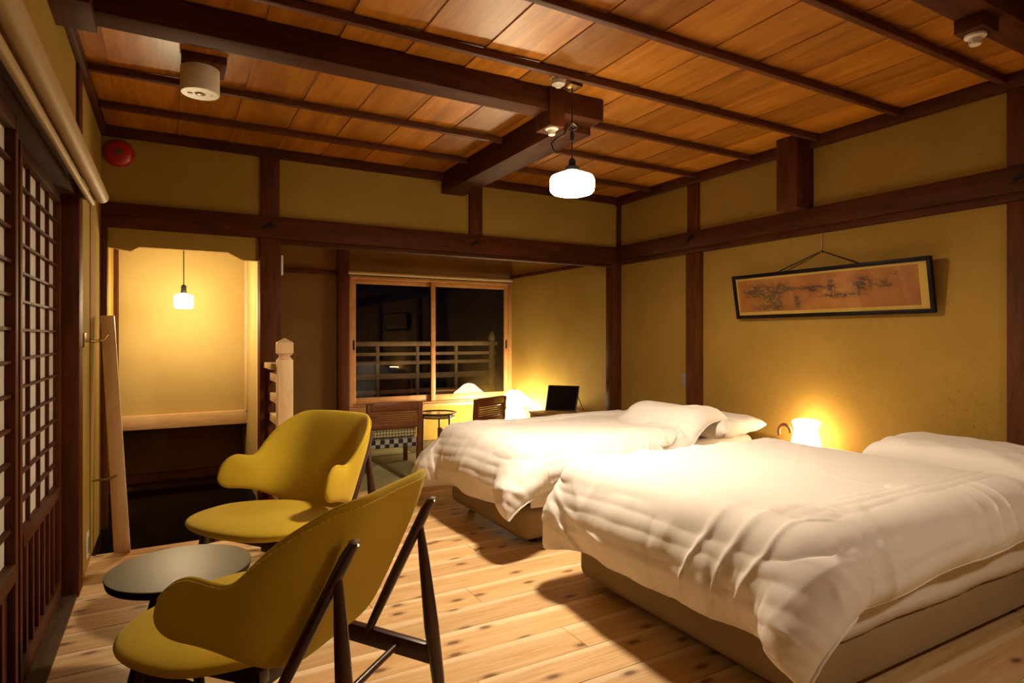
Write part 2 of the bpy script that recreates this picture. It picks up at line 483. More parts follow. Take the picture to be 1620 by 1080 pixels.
# floor: a subfloor slab and knotty planks running left to right
fl = MB()
fl.box((LX - .3, RY - .1, -0.16), (RX + .1, 4.05, -0.03))
fl.box((0.57, 4.05, -0.16), (RX + .1, WY + .1, -0.03))
floor = struct(fl.build('floor', M['rubber']), 'subfloor under the knotty cedar boards and the tatami', 'floor')
PW = 0.185
y = RY
row = 0
while y < BY - 0.03:
    y1 = min(y + PW, BY - 0.02)
    x0 = LX + 0.0 if y1 <= 4.06 else 0.57
    if y < 4.05 < y1 - 0.001 and x0 > 0: pass
    cuts = [x0]
    j = x0 + random.uniform(0.9, 2.6)
    while j < RX - 0.6:
        cuts.append(j); j += random.uniform(1.8, 2.6)
    cuts.append(RX)
    for a, b in zip(cuts, cuts[1:]):
        box('plank', (a + .0006, y + .0008, -0.03), (b - .0006, y1 - .0008, 0.0), M['floor'], floor, bevel=0.0016, seg=1)
    y = y1; row += 1
    if 3.9 < y < 4.05:  # narrow closing board along the stairwell edge
        box('plank', (LX, y + .0008, -0.03), (RX, 4.05, 0.0), M['floor'], floor, bevel=0.0016, seg=1)
        y = 4.05
# sill between boards and tatami
box('sill', (0.57, BY - 0.02, -0.03), (RX, BY + 0.09, 0.004), M['pinex'], floor, bevel=0.003)
# tatami mats: (x0, x1, y0, y1, border along x?)
def tatami(x0, x1, y0, y1, along):
    t = box('tatami_mat', (x0+.003, y0+.003, -0.03), (x1-.003, y1-.003, 0.0), M['tatami'], floor, bevel=0.004)
    w = 0.028
    for k in (0, 1):
        if along == 'x':
            yy = y0+.003 if k == 0 else y1-.003-w
            box('border', (x0+.003, yy, 0.0), (x1-.003, yy+w, 0.0025), M['black'], t)
        else:
            xx = x0+.003 if k == 0 else x1-.003-w
            box('border', (xx, y0+.003, 0.0), (xx+w, y1-.003, 0.0025), M['black'], t)
tx0, tx1 = 0.60, RX - 0.01
tatami(tx0, 1.74, BY+.09, 6.0, 'y')
tatami(1.74, 2.75, BY+.09, 6.0, 'y')
tatami(2.75, tx1, BY+.09, 6.0, 'y')
tatami(tx0, 2.2, 6.0, WY-.06, 'x')
tatami(2.2, tx1, 6.0, WY-.06, 'x')

# stairwell
sw = MB()
sw.box((LX - .1, 4.05, -1.6), (0.57, 4.09, -0.03))
sw.box((0.57, 4.05, -1.6), (0.61, 5.75, -0.03))
sw.box((LX - .14, 4.05, -1.6), (LX - .10, 5.8, 0.45))
sw.box((LX - .14, 4.05, -1.64), (0.61, 5.84, -1.6))
struct(box('wall_stair_back', (LX-.14, 5.80, -0.05), (0.61, 5.84, 0.52), M['brown_shade']), 'brown plaster under the pine beam at the back of the stairs', 'wall')
sw.box((LX - .14, 5.80, -1.6), (0.61, 5.84, -0.05))
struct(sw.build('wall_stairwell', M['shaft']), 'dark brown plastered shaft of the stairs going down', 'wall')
st = empty('staircase', (0.1, 4.2, -1.6), 'dark wooden stairs going down in the alcove', 'stairs'); st['kind'] = 'structure'
for k in range(7):
    y0 = 4.12 + 0.22*k
    z0 = -0.21 - 0.20*k
    if y0 + .24 < 5.8:
        box('tread', (LX-.08, y0, z0-.035), (0.56, y0+.25, z0), M['dark'], st, bevel=0.004)
struct(box('trim_stair_skirting', (LX-.10, 5.74, 0.02), (0.57, 5.80, 0.09), M['dark'], bevel=0.004), 'dark board low on the back of the stairwell', 'trim')

# ceiling boards, laid lengthways in depth and lapping by a few millimetres
cs = box('ceiling', (LX-.1, RY-.1, CZ+.02), (RX+.1, BY+.1, CZ+.05), M['rubber']); struct(cs, 'boarded cedar ceiling of the bedroom', 'ceiling')
CW = 0.305
x = LX; k = 0
edges = [LX]
x = 2.182 - CW*8
while x < RX - .02:
    if x > LX + .05: edges.append(x)
    x += CW
edges.append(RX)
for a, b in zip(edges, edges[1:]):
    ys = [RY, 1.0 + random.uniform(-.2, .2), BY]
    for c, d in zip(ys, ys[1:]):
        m_ = MB(); m_.box((a-.002, c, CZ+.002), (b+.012, d, CZ+.009), rot=Matrix.Rotation(R(-1.1), 3, 'Y'))
        m_.build('ceiling_board', M['ceil'], cs)
for yb in (4.10, 3.56, 3.02, 2.50, 1.985, 1.47, 0.95, 0.43, -0.09, -0.61, -1.13):
    box('batten', (LX, yb-.003, CZ-.040), (RX, yb+.030, CZ-.006), M['batten'], cs, bevel=0.003)

tn = [0]
def trim(lo, hi, label, mat=None, bevel=0.004):
    tn[0] += 1
    if mat is None:
        d = [h - l for l, h in zip(lo, hi)]
        mat = M[('dark', 'darky', 'darkz')[d.index(max(d))]]
    return struct(box('trim_%d' % tn[0], lo, hi, mat, bevel=bevel), label, 'trim')

# cornice boards
trim((LX, RY, 2.465), (LX+.03, BY, CZ), 'dark cornice along the left wall under the ceiling')
trim((RX-.045, RY, 2.455), (RX, BY, CZ), 'dark cornice along the right wall under the ceiling')
trim((LX, BY-.035, 2.465), (RX, BY, CZ), 'dark cornice along the wall above the tatami opening')
# partition beam over the openings
trim((LX, BY-.035, 1.895), (RX, BY+.10, 2.05), 'long dark lintel beam over the alcove and tatami opening')
trim((0.685, BY-.012, 1.865), (RX, BY+.06, 1.895), 'thin grooved head strip beneath the long lintel beam')
# ceiling beams
trim((LX, 2.73, 2.41), (2.12, 2.85, CZ), 'heavy dark ceiling beam crossing from the left wall')
trim((1.92, 2.85, 2.365), (2.12, BY-.0, CZ), 'dark ceiling beam running back to the far wall')
trim((1.752, 2.715, 2.325), (1.848, 2.86, CZ), 'short dark hanging post stub on the ceiling beam')
trim((2.1, 1.08, 2.41), (RX, 1.21, CZ), 'dark ceiling beam at the near right')
trim((2.62, 1.11, 2.355), (2.74, 1.21, 2.41), 'dark block under the near right ceiling beam')
trim((3.575, 2.565, 2.05), (RX, 2.72, CZ), 'thick dark sawn-off beam end on the right wall')
trim((LX-.02, 2.62, 2.385), (-.25, 2.87, CZ), 'dark beam bracket high on the left wall')
# right wall
rw = MB(); rw.box((RX, RY, -0.03), (RX+.1, BY, CZ)); 
struct(rw.build('wall_right', M['ochre']), 'ochre clay wall behind the beds', 'wall')
trim((RX-.045, RY, 1.93), (RX, BY, 2.06), 'dark rail along the right wall at lintel height')
trim((RX-.030, RY, 1.885), (RX, BY, 1.93), 'thin dark strip under the right wall rail')
trim((RX-.035, 3.53, 0.0), (RX, 3.69, 1.885), 'dark post on the right wall between the beds and the corner')
trim((RX-.020, 3.565, 2.06), (RX, 3.69, 2.455), 'short dark post above the right wall rail')
trim((RX-.035, 1.30, 0.0), (RX, 1.475, 1.885), 'dark post on the right wall beside the near bed')
trim((RX-.035, 1.30, 2.06), (RX, 1.475, 2.455), 'short dark post above the rail beside the near bed')
trim((3.645, BY-.045, 0.0), (RX, BY+.06, 1.895), 'dark corner post at the end of the tatami opening')
trim((RX-.025, BY-.045, 2.05), (RX, BY, 2.465), 'thin dark corner strip above the lintel')
# wall above the lintel
wb = MB(); wb.box((LX, BY+.0, 2.05), (RX, BY+.06, CZ))
struct(wb.build('wall_back', M['ochre2']), 'ochre plaster band above the long lintel beam', 'wall')
trim((0.545, BY-.03, 0.0), (0.685, BY+.11, 1.895), 'dark post between the stair alcove and tatami opening')
trim((0.555, BY-.03, 2.05), (0.675, BY+.06, 2.465), 'short dark post above the lintel over the alcove post')
trim((2.165, BY-.03, 2.05), (2.28, BY+.06, 2.465), 'short dark post above the lintel under the ceiling beam')
trim((LX, BY-.04, 0.0), (LX+.035, BY+.06, 1.895), 'slim dark post at the left edge of the alcove')
# left wall
PY = 3.43   # face of the post beyond the paper screens
lw = MB()
lw.box((LX-.1, RY, 2.00), (LX, BY, CZ))
lw.box((LX-.1, PY+.1, -0.03), (LX, 4.05, 2.0))
lw.box((LX-.1, 4.05, 0.0), (LX, BY, 2.0))
lw.box((LX-.14, BY, 0.46), (LX, 5.84, 2.35))
lw.box((LX-.1, RY, -.03), (LX, -1.2, 2.0))
struct(lw.build('wall_left', M['ochre2']), 'ochre plaster wall above and beyond the paper screens', 'wall')
trim((LX-.09, PY, 0.0), (LX+.012, PY+.14, 1.9), 'dark post beyond the paper screens')
trim((LX-.02, PY, 1.9), (LX+.012, PY+.14, 2.465), 'dark post on the left wall above the roller blind')
trim((LX-.10, RY, 1.90), (LX+.012, PY+.1, 2.00), 'dark head rail over the paper screens')
trim((LX-.10, -1.2, 1.855), (LX-.005, PY, 1.90), 'grooved track above the paper screens', M['old'])
trim((LX-.11, -1.2, -0.03), (LX+.004, PY+.1, 0.015), 'worn wooden threshold under the paper screens', M['old'])
# rear wall behind the camera
struct(box('wall_rear', (LX-.1, RY-.1, -.03), (RX+.1, RY, CZ), M['ochre']), 'ochre plaster wall behind the camera', 'wall')
# stair alcove
al = MB()
al.prism([(LX+.0, 1.895), (LX+.0, 1.775), (-0.222, 1.752), (-0.175, 1.782), (0.345, 1.782), (0.435, 1.735), (0.545, 1.735), (0.545, 1.895)], 'y', BY+.01, BY+.05)
struct(al.build('trim_alcove_valance', M['ochre2']), 'shaped plaster valance over the stair alcove', 'trim')
aw = MB()
aw.box((LX-.1, 5.62, 0.50), (0.60, 5.72, 2.35))
aw.box((LX-.1, BY+.06, 2.33), (0.66, 5.72, 2.38))
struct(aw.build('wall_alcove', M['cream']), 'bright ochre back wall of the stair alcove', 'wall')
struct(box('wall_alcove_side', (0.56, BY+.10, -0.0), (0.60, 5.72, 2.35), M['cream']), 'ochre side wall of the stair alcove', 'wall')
trim((LX-.0, 5.555, 0.475), (0.56, 5.63, 0.585), 'pale pine beam across the back of the stair alcove', M['pinex'])
trim((LX, 5.56, 0.585), (LX+.03, 5.62, 2.33), 'slim brown corner strip in the stair alcove')
trim((0.545, BY+.11, 0.0), (0.562, BY+.20, 1.9), 'pale pine lining at the right of the alcove', M['pine'])
trim((0.545, 5.50, 0.585), (0.562, 5.62, 2.0), 'pale corner strip at the back right of the alcove', M['pine'])
# tatami room
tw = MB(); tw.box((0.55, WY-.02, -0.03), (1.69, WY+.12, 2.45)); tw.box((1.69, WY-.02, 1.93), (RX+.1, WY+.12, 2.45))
struct(tw.build('wall_window', M['brown_shade']), 'plaster wall around the tatami room window, shade painted in as brown', 'wall')  # shade beside and above the window is put into the plaster colour
tw = MB(); tw.box((1.69, WY-.02, -0.03), (RX+.1, WY+.12, 0.40))
struct(tw.build('wall_under_window', M['ochre2']), 'ochre wall below the tatami room window', 'wall')
struct(box('wall_tatami_right', (RX, BY, -0.03), (RX+.1, WY+.1, 2.45), M['ochre2']), 'ochre right wall of the tatami room', 'wall')
struct(box('wall_tatami_left', (0.55, 5.72, -0.03), (0.60, WY+.1, 2.45), M['ochre2']), 'ochre left wall of the tatami room', 'wall')
tc = box('ceiling_tatami', (0.55, BY+.06, 2.38), (RX+.1, WY+.1, 2.42), M['rubber']); struct(tc, 'boarded ceiling of the tatami room', 'ceiling')
for k in range(10):
    a = 0.6 + k*0.315
    box('ceiling_board', (a, BY+.06, 2.37), (a+.312, WY, 2.38), M['ceil'], tc)
trim((1.575, WY-.07, 0.0), (1.70, WY-.02, 2.37), 'dark post left of the tatami room window')
trim((0.60, WY-.04, 1.87), (1.575, WY-.02, 1.92), 'thin dark rail on the wall left of the window')
trim((RX-.022, BY+.10, 1.925), (RX, WY-.02, 1.965), 'thin dark rail on the right wall of the tatami room')
trim((0.60, WY-.04, 0.0), (1.575, WY-.02, 0.06), 'dark skirting on the wall left of the window')
trim((1.69, WY-.05, 0.385), (RX, WY-.015, 0.425), 'pale ledge under the window', M['sash'])

# window with two sliding sashes
wn = bpy.data.objects.new('window_1', None); COL.objects.link(wn); wn.location = (2.7, WY, 0.42)
struct(wn, 'wide sliding window with honey timber sashes showing the night', 'window')
f_ = MB(); f_.box((1.70, WY-.03, .42), (1.745, WY+.09, 1.88)); f_.box((RX-.045, WY-.03, .42), (RX, WY+.09, 1.88))
f_.box((1.745, WY-.03, 1.845), (RX-.045, WY+.09, 1.88)); f_.box((1.745, WY-.03, .425), (RX-.045, WY+.09, .445))
f_.build('window_frame', M['sash'], wn, bevel=.003)
def sash(x0, x1, yc, px):
    s = MB(); w = .052
    s.box((x0, yc-.015, .445), (x0+w, yc+.015, 1.845)); s.box((x1-w, yc-.015, .445), (x1, yc+.015, 1.845))
    s.box((x0+w, yc-.013, 1.795), (x1-w, yc+.013, 1.845)); s.box((x0+w, yc-.013, .445), (x1-w, yc+.013, .52))
    o = s.build('sash', M['sash'], wn, bevel=.002)
    box('pane', (x0+w-.004, yc-.002, .516), (x1-w+.004, yc+.002, 1.799), M['glass'], o)
    box('pull', (px-.011, yc-.0165, 1.055), (px+.011, yc-.014, 1.165), M['iron'], o)
sash(1.745, 2.745, WY+.045, 1.772)
sash(2.675, RX-.045, WY+.005, RX-.072)
# balcony rail outside
br = empty('balcony_railing', (2.9, 7.5, 0), 'pale timber balcony railing outside the dark window', 'railing')
for xx in (1.35, 2.266, 2.794, 3.34): box('post', (xx-.022, 7.48, 0.1), (xx+.022, 7.53, 1.08), M['balcony'], br, bevel=.004)
for z0, z1, dy in ((1.085, 1.142, .03), (0.965, 1.005, 0), (0.850, 0.895, 0), (0.665, 0.735, 0), (0.48, 0.53, 0)):
    box('rail', (1.1, 7.485-dy, z0), (3.95, 7.515+dy, z1), M['balcony'], br, bevel=.004)
np_ = MB(); np_.lathe([(.0, .1), (.045, .1), (.045, 1.08), (.03, 1.10), (.03, 1.13), (.048, 1.16), (.05, 1.21), (.03, 1.26), (.0, 1.28)], (3.884, 7.5, 0), 12)
np_.build('newel', M['balcony'], br, smooth=True)
gd = box('ground', (-6, WY+.12, -0.35), (12, 9.0, -0.3), M['ground']); tag(gd, 'dark ground outside the window', 'ground', kind='structure')
bf = box('balcony_floor', (0.4, WY+.12, 0.03), (4.6, 7.7, 0.09), M['old']); tag(bf, 'dark timber balcony floor outside the window', 'floor', kind='structure')

# paper screens (sliding shoji), each a door with stiles, lattice bars, paper and a slatted foot
def shoji(name, y0, y1, xc, label):
    d = bpy.data.objects.new(name, None); COL.objects.link(d); d.location = (xc, (y0+y1)/2, 0.015); struct(d, label, 'door')
    z0, z1 = 0.017, 1.853
    t = .014; sw_ = .036
    for a in (y0, y1-sw_): box('stile', (xc-t, a, z0), (xc+t, a+sw_, z1), M['darkz'], d, bevel=.002)
    box('top_rail', (xc-t, y0+sw_, z1-.045), (xc+t, y1-sw_, z1), M['darky'], d, bevel=.002)
    box('bottom_rail', (xc-t, y0+sw_, z0), (xc+t, y1-sw_, z0+.075), M['darky'], d, bevel=.002)
    box('middle_rail', (xc-t-.002, y0+sw_, .488), (xc+t+.004, y1-sw_, .535), M['darky'], d, bevel=.002)
    box('paper_sheet', (xc-.013, y0+sw_-.003, .53), (xc-.012, y1-sw_+.003, z1-.04), M['paper'], d)
    n = 4; w = (y1-y0-2*sw_)/n
    for k in range(1, n):
        yy = y0+sw_+k*w
        box('upright_bar', (xc-.012, yy-.004, .535), (xc+.002, yy+.004, z1-.045), M['darkz'], d)
    z = .535 + .0985
    while z < z1-.08:
        box('cross_bar', (xc-.011, y0+sw_, z-.0045), (xc+.004, y1-sw_, z+.0045), M['darky'], d)
        z += .0985
    box('foot_panel', (xc-.012, y0+sw_-.003, .09), (xc-.006, y1-sw_+.003, .49), M['dark'], d)
    ns = 7; ww = (y1-y0-2*sw_)/ns
    for k in range(1, ns):
        yy = y0+sw_+k*ww
        box('slat', (xc-.006, yy-.012, .092), (xc+.008, yy+.012, .488), M['darkz'], d, bevel=.001)
shoji('door_1', 2.56, PY-.005, LX-.068, 'far paper screen door with lattice and slatted foot')
shoji('door_2', 1.40, 2.305+.0, LX-.030, 'near paper screen door at the left edge')



shoji('door_3', 0.55, 1.45, LX-.068, 'paper screen door beside the camera')
shoji('door_4', -0.32, 0.58, LX-.030, 'paper screen door behind the camera')
shoji('door_5', -1.19, -0.29, LX-.068, 'rearmost paper screen door')
# ------------------------------------------------------------------ soft furnishing simulation
def drape(flat, nx, ny, colliders, z0, seed, steps=170, rot=0.0, tilt=0.0, slack=0.03, damp=0.95, fric=0.6, stiff=.25, grav=4.0):
    """position-based cloth: flat = (x0,x1,y0,y1) lying level at z0, dropped on rounded boxes"""
    rs = np.random.RandomState(seed)
    x0, x1, y0, y1 = flat
    gx, gy = np.meshgrid(np.linspace(x0, x1, nx), np.linspace(y0, y1, ny), indexing='ij')
    cx, cy = (x0+x1)/2, (y0+y1)/2
    c, s = math.cos(rot), math.sin(rot)
    px = cx + (gx-cx)*c - (gy-cy)*s; py = cy + (gx-cx)*s + (gy-cy)*c
    P = np.stack([px, py, np.full_like(px, z0)], -1)
    def smooth_noise(f, amp):
        r = rs.rand(*[int(q) for q in f]); 
        xi = np.linspace(0, r.shape[0]-1.001, nx); yi = np.linspace(0, r.shape[1]-1.001, ny)
        a = xi.astype(int); b = yi.astype(int); fa = (xi-a)[:, None]; fb = (yi-b)[None]
        fa = fa*fa*(3-2*fa); fb = fb*fb*(3-2*fb)
        return amp*((r[a][:, b]*(1-fa)+r[a+1][:, b]*fa)*(1-fb)+(r[a][:, b+1]*(1-fa)+r[a+1][:, b+1]*fa)*fb)
    P[..., 2] += smooth_noise((9, 8), .05) + smooth_noise((22, 18), .02)
    dx = (x1-x0)/(nx-1); dy = (y1-y0)/(ny-1)
    sl = smooth_noise((7, 6), slack) + smooth_noise((16, 14), slack*.8); sl = 1 + sl - sl.mean()
    V = np.zeros_like(P)
    idx = np.arange(nx*ny).reshape(nx, ny)
    cons = []
    def add(a, b, L, k):
        # split in independent batches along the first differing direction
        cons.append((a.ravel(), b.ravel(), L.ravel()[:, None], k))
    slf = sl
    for o in (0, 1):
        a, b = idx[o:-1:2], idx[o+1::2]; a = a[:len(b)]; add(a, b, dx*slf[o:-1:2][:len(b)], .5)
        a, b = idx[:, o:-1:2], idx[:, o+1::2]; a = a[:, :b.shape[1]]; add(a, b, dy*slf[:, o:-1:2][:, :b.shape[1]], .5)
    dg = math.hypot(dx, dy)
    for o in (0, 1):
        a, b = idx[o:-1:2, :-1], idx[o+1::2, 1:]; a = a[:len(b)]; add(a, b, dg*slf[o:-1:2, :-1][:len(b)], .3)
        a, b = idx[o:-1:2, 1:], idx[o+1::2, :-1]; a = a[:len(b)]; add(a, b, dg*slf[o:-1:2, 1:][:len(b)], .3)
    for o in range(4):
        a, b = idx[o:-3:4], idx[o+3::4]; n = min(len(a), len(b)); add(a[:n], b[:n], 3*dx*slf[o:-3:4][:n], stiff)
        a, b = idx[:, o:-3:4], idx[:, o+3::4]; n = min(a.shape[1], b.shape[1]); add(a[:, :n], b[:, :n], 3*dy*slf[:, o:-3:4][:, :n], stiff)
    for o in range(0, 12, 2):
        for w in (9,):
            a, b = idx[o:-w:12], idx[o+w::12]; n = min(len(a), len(b)); add(a[:n], b[:n], w*dx*slf[o:-w:12][:n], stiff)
            a, b = idx[:, o:-w:12], idx[:, o+w::12]; n = min(a.shape[1], b.shape[1]); add(a[:, :n], b[:, :n], w*dy*slf[:, o:-w:12][:, :n], stiff)
    Q = P.reshape(-1, 3).copy(); V = np.zeros_like(Q)
    dt = 1/60.
    def collide(Q, Q0):
        for (lo, hi, r) in colliders:
            lo = np.array(lo); hi = np.array(hi); c_ = (lo+hi)/2; h = (hi-lo)/2 - r
            d = Q - c_; q = np.abs(d) - h
            m = np.maximum(q, 0); L = np.linalg.norm(m, axis=1)
            out = L + np.minimum(q.max(1), 0) - r
            inside = out < 0
            if not inside.any(): continue
            g = np.zeros_like(Q)
            e = L > 1e-9
            g[e] = m[e] / L[e][:, None]
            ni = ~e
            ax = q[ni].argmax(1); gg = np.zeros((ni.sum(), 3)); gg[np.arange(len(ax)), ax] = 1; g[ni] = gg
            g = g*np.sign(d)
            Q[inside] -= (g*out[:, None])[inside]
            mv = Q[inside] - Q0[inside]; gn = g[inside]
            tan = mv - gn*(mv*gn).sum(1)[:, None]
            Q[inside] -= tan*fric
        low = Q[:, 2] < .012
        Q[low, 2] = .012
        return Q
    for st_ in range(steps):
        V[:, 2] -= grav*dt
        Q0 = Q.copy(); Q = Q + V*dt*damp
        for it in range(9):
            for a, b, L, k in cons:
                d = Q[b] - Q[a]; l = np.linalg.norm(d, axis=1)[:, None]+1e-9
                cth = d*((l-L)/l*k)
                Q[a] += cth; Q[b] -= cth
            if it % 3 == 2: Q = collide(Q, Q0)
        V = (Q-Q0)/dt*damp
        sp = np.linalg.norm(V, axis=1); f = np.minimum(1, 2.5/(sp+1e-6))[:, None]; V *= f
    return Q.reshape(nx, ny, 3)

def grid_faces(nx, ny, off=0, flip=False):
    out = []
    for i in range(nx-1):
        for j in range(ny-1):
            a = off+i*ny+j
            q = (a, a+ny, a+ny+1, a+1)
            out.append(q[::-1] if flip else q)
    return out

def padded(P, thick, edge_pow=.5, edge_w=.12):
    """closed shell: bottom = P, top = P + normal*thickness that fades to the hem"""
    nx, ny, _ = P.shape
    tx = np.gradient(P, axis=0); ty = np.gradient(P, axis=1)
    n = np.cross(tx, ty); n /= np.linalg.norm(n, axis=2, keepdims=True)+1e-9
    for _ in range(14):
        q = n.copy(); q[1:-1, 1:-1] = (n[1:-1, 1:-1]*2+n[2:, 1:-1]+n[:-2, 1:-1]+n[1:-1, 2:]+n[1:-1, :-2])/6; n = q
    n /= np.linalg.norm(n, axis=2, keepdims=True)+1e-9
    u = np.minimum(np.linspace(0, 1, nx), np.linspace(1, 0, nx)); v = np.minimum(np.linspace(0, 1, ny), np.linspace(1, 0, ny))
    e = np.minimum(u[:, None], v[None])
    t = np.clip(e/edge_w, 0, 1)**edge_pow
    return P + n*(thick*t + .004)[..., None], n, t

def upsample(P):
    nx, ny, _ = P.shape
    Q = np.zeros((2*nx-1, 2*ny-1, 3)); Q[::2, ::2] = P
    def mid(A):  # four point interpolation keeps the folds round
        B = np.concatenate([2*A[:1]-A[1:2], A, 2*A[-1:]-A[-2:-1]])
        return (-B[:-3] + 9*B[1:-2] + 9*B[2:-1] - B[3:])/16
    Q[1::2, ::2] = mid(P)
    Q[:, 1::2] = mid(Q[:, ::2].transpose(1, 0, 2)).transpose(1, 0, 2)
    return Q

def value_noise(u, v, seed):
    rs = np.random.RandomState(seed); T_ = rs.rand(64, 64)
    a = np.floor(u).astype(int); b = np.floor(v).astype(int); fu = u-a; fv = v-b
    fu = fu*fu*(3-2*fu); fv = fv*fv*(3-2*fv)
    g = lambda i, j: T_[i % 64, j % 64]
    return (g(a, b)*(1-fu)+g(a+1, b)*fu)*(1-fv)+(g(a, b+1)*(1-fu)+g(a+1, b+1)*fu)*fv

def creases(P, seed, amp):
    """height of the folds in the cover: long gathers square to each hem and a few loose ones on top"""
    nx, ny, _ = P.shape
    du = np.linalg.norm(np.diff(P, axis=0), axis=2).mean(); dv = np.linalg.norm(np.diff(P, axis=1), axis=2).mean()
    U, V = np.meshgrid(np.arange(nx)*du, np.arange(ny)*dv, indexing='ij')
    W, H = U.max(), V.max()
    wu = value_noise(U*3, V*3, seed)-.5; wv = value_noise(U*3+9, V*3+5, seed+1)-.5
    def ridge(a, b, s, w=.16):
        n_ = np.abs(2*value_noise(a, b, s)-1); return np.exp(-(n_/w)**2) + .45*np.exp(-(n_/(3.2*w))**2)
    def fade(d, w): return np.clip(1-d/w, 0, 1)**1.1*np.clip(d/.05, .3, 1)
    def patch(f, o, s, k=.9): return np.clip(value_noise(U*f+o, V*f+o, s)*2-k, 0, 1)
    g = ridge((V+.35*wv+.25*U)*6, U*2.2, seed+2)*fade(U, .60)*(.35+patch(2.4, 0, seed+11, .6))
    g = g + .9*ridge((V+.30*wv-.45*U)*9, U*3, seed+3, .13)*fade(U, .50)*patch(2.6, 3, seed+8, .7)
    g = g + .7*ridge((V+.2*wv)*15, U*4, seed+13, .2)*fade(U, .30)*patch(3.5, 1, seed+14, .8)
    g = g + .8*ridge((U+.30*wu+.3*V)*6, V*2.2, seed+4)*fade(V, .42)*(.3+patch(2.2, 5, seed+12, .6))
    g = g + .7*ridge((U+.2*wu-.4*V)*11, V*3, seed+15, .15)*fade(V, .34)*patch(3, 7, seed+16, .7)
    g = g + .8*ridge((U+.25*wu)*7, V*2, seed+5)*fade(H-V, .42)
    g = g + .5*ridge((U+.9*V+.3*wu)*3.2, (U-V+.25*wv)*1.2, seed+6, .12)*patch(1.7, 0, seed+7)
    g = g + .5*ridge((U-.7*V+.3*wu)*3.6, (U+V)*1.2, seed+9, .12)*patch(1.5, 4, seed+10)
    g = g + .25*(value_noise(U*4.5, V*4.5, seed+17)+.5*value_noise(U*10, V*10, seed+18))
    return amp*g

def shell_obj(name, P, thick, mat, parent=None, subsurf=1, edge_w=.12, seed=1, amp=.013):
    P = upsample(upsample(P))
    nx, ny, _ = P.shape
    T, n, t = padded(P, thick, .55, edge_w)
    T = T + n*(creases(P, seed, amp)*np.clip(t*1.6, .25, 1))[..., None]
    V = np.concatenate([T.reshape(-1, 3), P.reshape(-1, 3)])
    F = grid_faces(nx, ny) + grid_faces(nx, ny, nx*ny, True)
    o = nx*ny
    ring = [i*ny for i in range(nx)] + [(nx-1)*ny+j for j in range(1, ny)] + [i*ny+ny-1 for i in range(nx-2, -1, -1)] + [j for j in range(ny-2, 0, -1)]
    for a, b in zip(ring, ring[1:]+ring[:1]): F.append((a, o+a, o+b, b))
    ob = raw(name, V, F, mat, parent, smooth=True)
    return ob

def pillow(name, c, sx, sy, h, rz, tilt, label, seed):
    """sx along X, sy along Y; corners pulled to points"""
    rs = np.random.RandomState(seed)
    n = 30; V = []
    us = np.linspace(-1, 1, n)
    ph = rs.rand(6)*6.28
    for sgn in (1, -1):
        for u in us:
            for v in us:
                e = max(0, (1-u**4)*(1-v**4))**.42
                pinch = 1 - .10*(1-abs(v))*abs(u)**3*1.0
                x = u*sx/2*(1-.09*(1-v*v)*abs(u)**2); y_ = v*sy/2*(1-.06*(1-u*u)*abs(v)**2)
                cr = (.010*abs(math.sin(7*u+4*v+ph[0]))**3 + .012*abs(math.sin(6*v-5*u+ph[1]))**4)
                cr *= max(abs(u), abs(v))**2
                z = sgn*(h/2*e*(1+.08*math.sin(2.2*u+ph[3])) ) + cr*e
                V.append((x, y_, z))
    F = grid_faces(n, n) + grid_faces(n, n, n*n, True)
    o = n*n
    ring = [i*n for i in range(n)] + [(n-1)*n+j for j in range(1, n)] + [i*n+n-1 for i in range(n-2, -1, -1)] + [j for j in range(n-2, 0, -1)]
    for a, b in zip(ring, ring[1:]+ring[:1]): F.append((a, o+a, o+b, b))
    ob = raw(name, V, F, M['linen'], None, smooth=True, origin=(0, 0, 0))
    bm = bmesh.new(); bm.from_mesh(ob.data); bmesh.ops.remove_doubles(bm, verts=bm.verts[:], dist=.0004); bmesh.ops.recalc_face_normals(bm, faces=bm.faces[:]); bm.to_mesh(ob.data); bm.free()
    m = ob.modifiers.new('subdivision', 'SUBSURF'); m.levels = 1; m.render_levels = 1
    ob.location = c; ob.rotation_euler = (tilt[0], tilt[1], rz)
    return tag(ob, label, 'pillow', 'white bed pillows')

# ------------------------------------------------------------------ beds
def bed(y0, y1, label):
    root = empty('bed', (2.72, (y0+y1)/2, 0), label, 'bed', 'low beds with beige bases')
    x0, x1 = 1.73, 3.70
    MB().box((x0, y0, .035), (x1, y1, .235)).build('bed_base', M['base'], root, bevel=.055, seg=5)
    MB().box((x0+.015, y0+.012, .237), (x1-.01, y1-.012, .50)).build('mattress', M['sheet'], root, bevel=.06, seg=5)
    for xx in (x0+.14, x1-.14):
        for yy in (y0+.12, y1-.12):
            MB().lathe([(.03, 0), (.03, .037)], (xx, yy, 0), 14).build('leg', M['black'], root, smooth=True)
    # hanging skirt of the fitted sheet, a little rumpled, along the foot and the near side
    def skirt(pts, out):
        V = []; n = len(pts); m = 7
        for i, (px, py) in enumerate(pts):
            for j in range(m):
                t = j/(m-1)
                w = .004 + .005*math.sin(math.pi*t*.8)*(.6+.4*math.sin(i*.42+4*t)+.3*math.sin(i*1.1+2*t))
                zz = .455 - t*(.226 + .004*math.sin(i*.23))
                V.append((px+out[0]*w, py+out[1]*w, zz))
        o = raw('bed_sheet', V, grid_faces(n, m), M['sheet'], root, smooth=True)
        s = o.modifiers.new('thickness', 'SOLIDIFY'); s.thickness = .003
    skirt([(x0+.006, y0+.05+(y1-y0-.10)*i/60) for i in range(61)], (-1, 0))
    skirt([(x0+.05+(x1-x0-.06)*i/90, y0+.002) for i in range(91)], (0, -1))
    return root
bed(1.19, 2.44, 'nearer wide bed with beige base under a white duvet')
bed(2.965, 3.99, 'farther bed with beige base beside the tatami room')

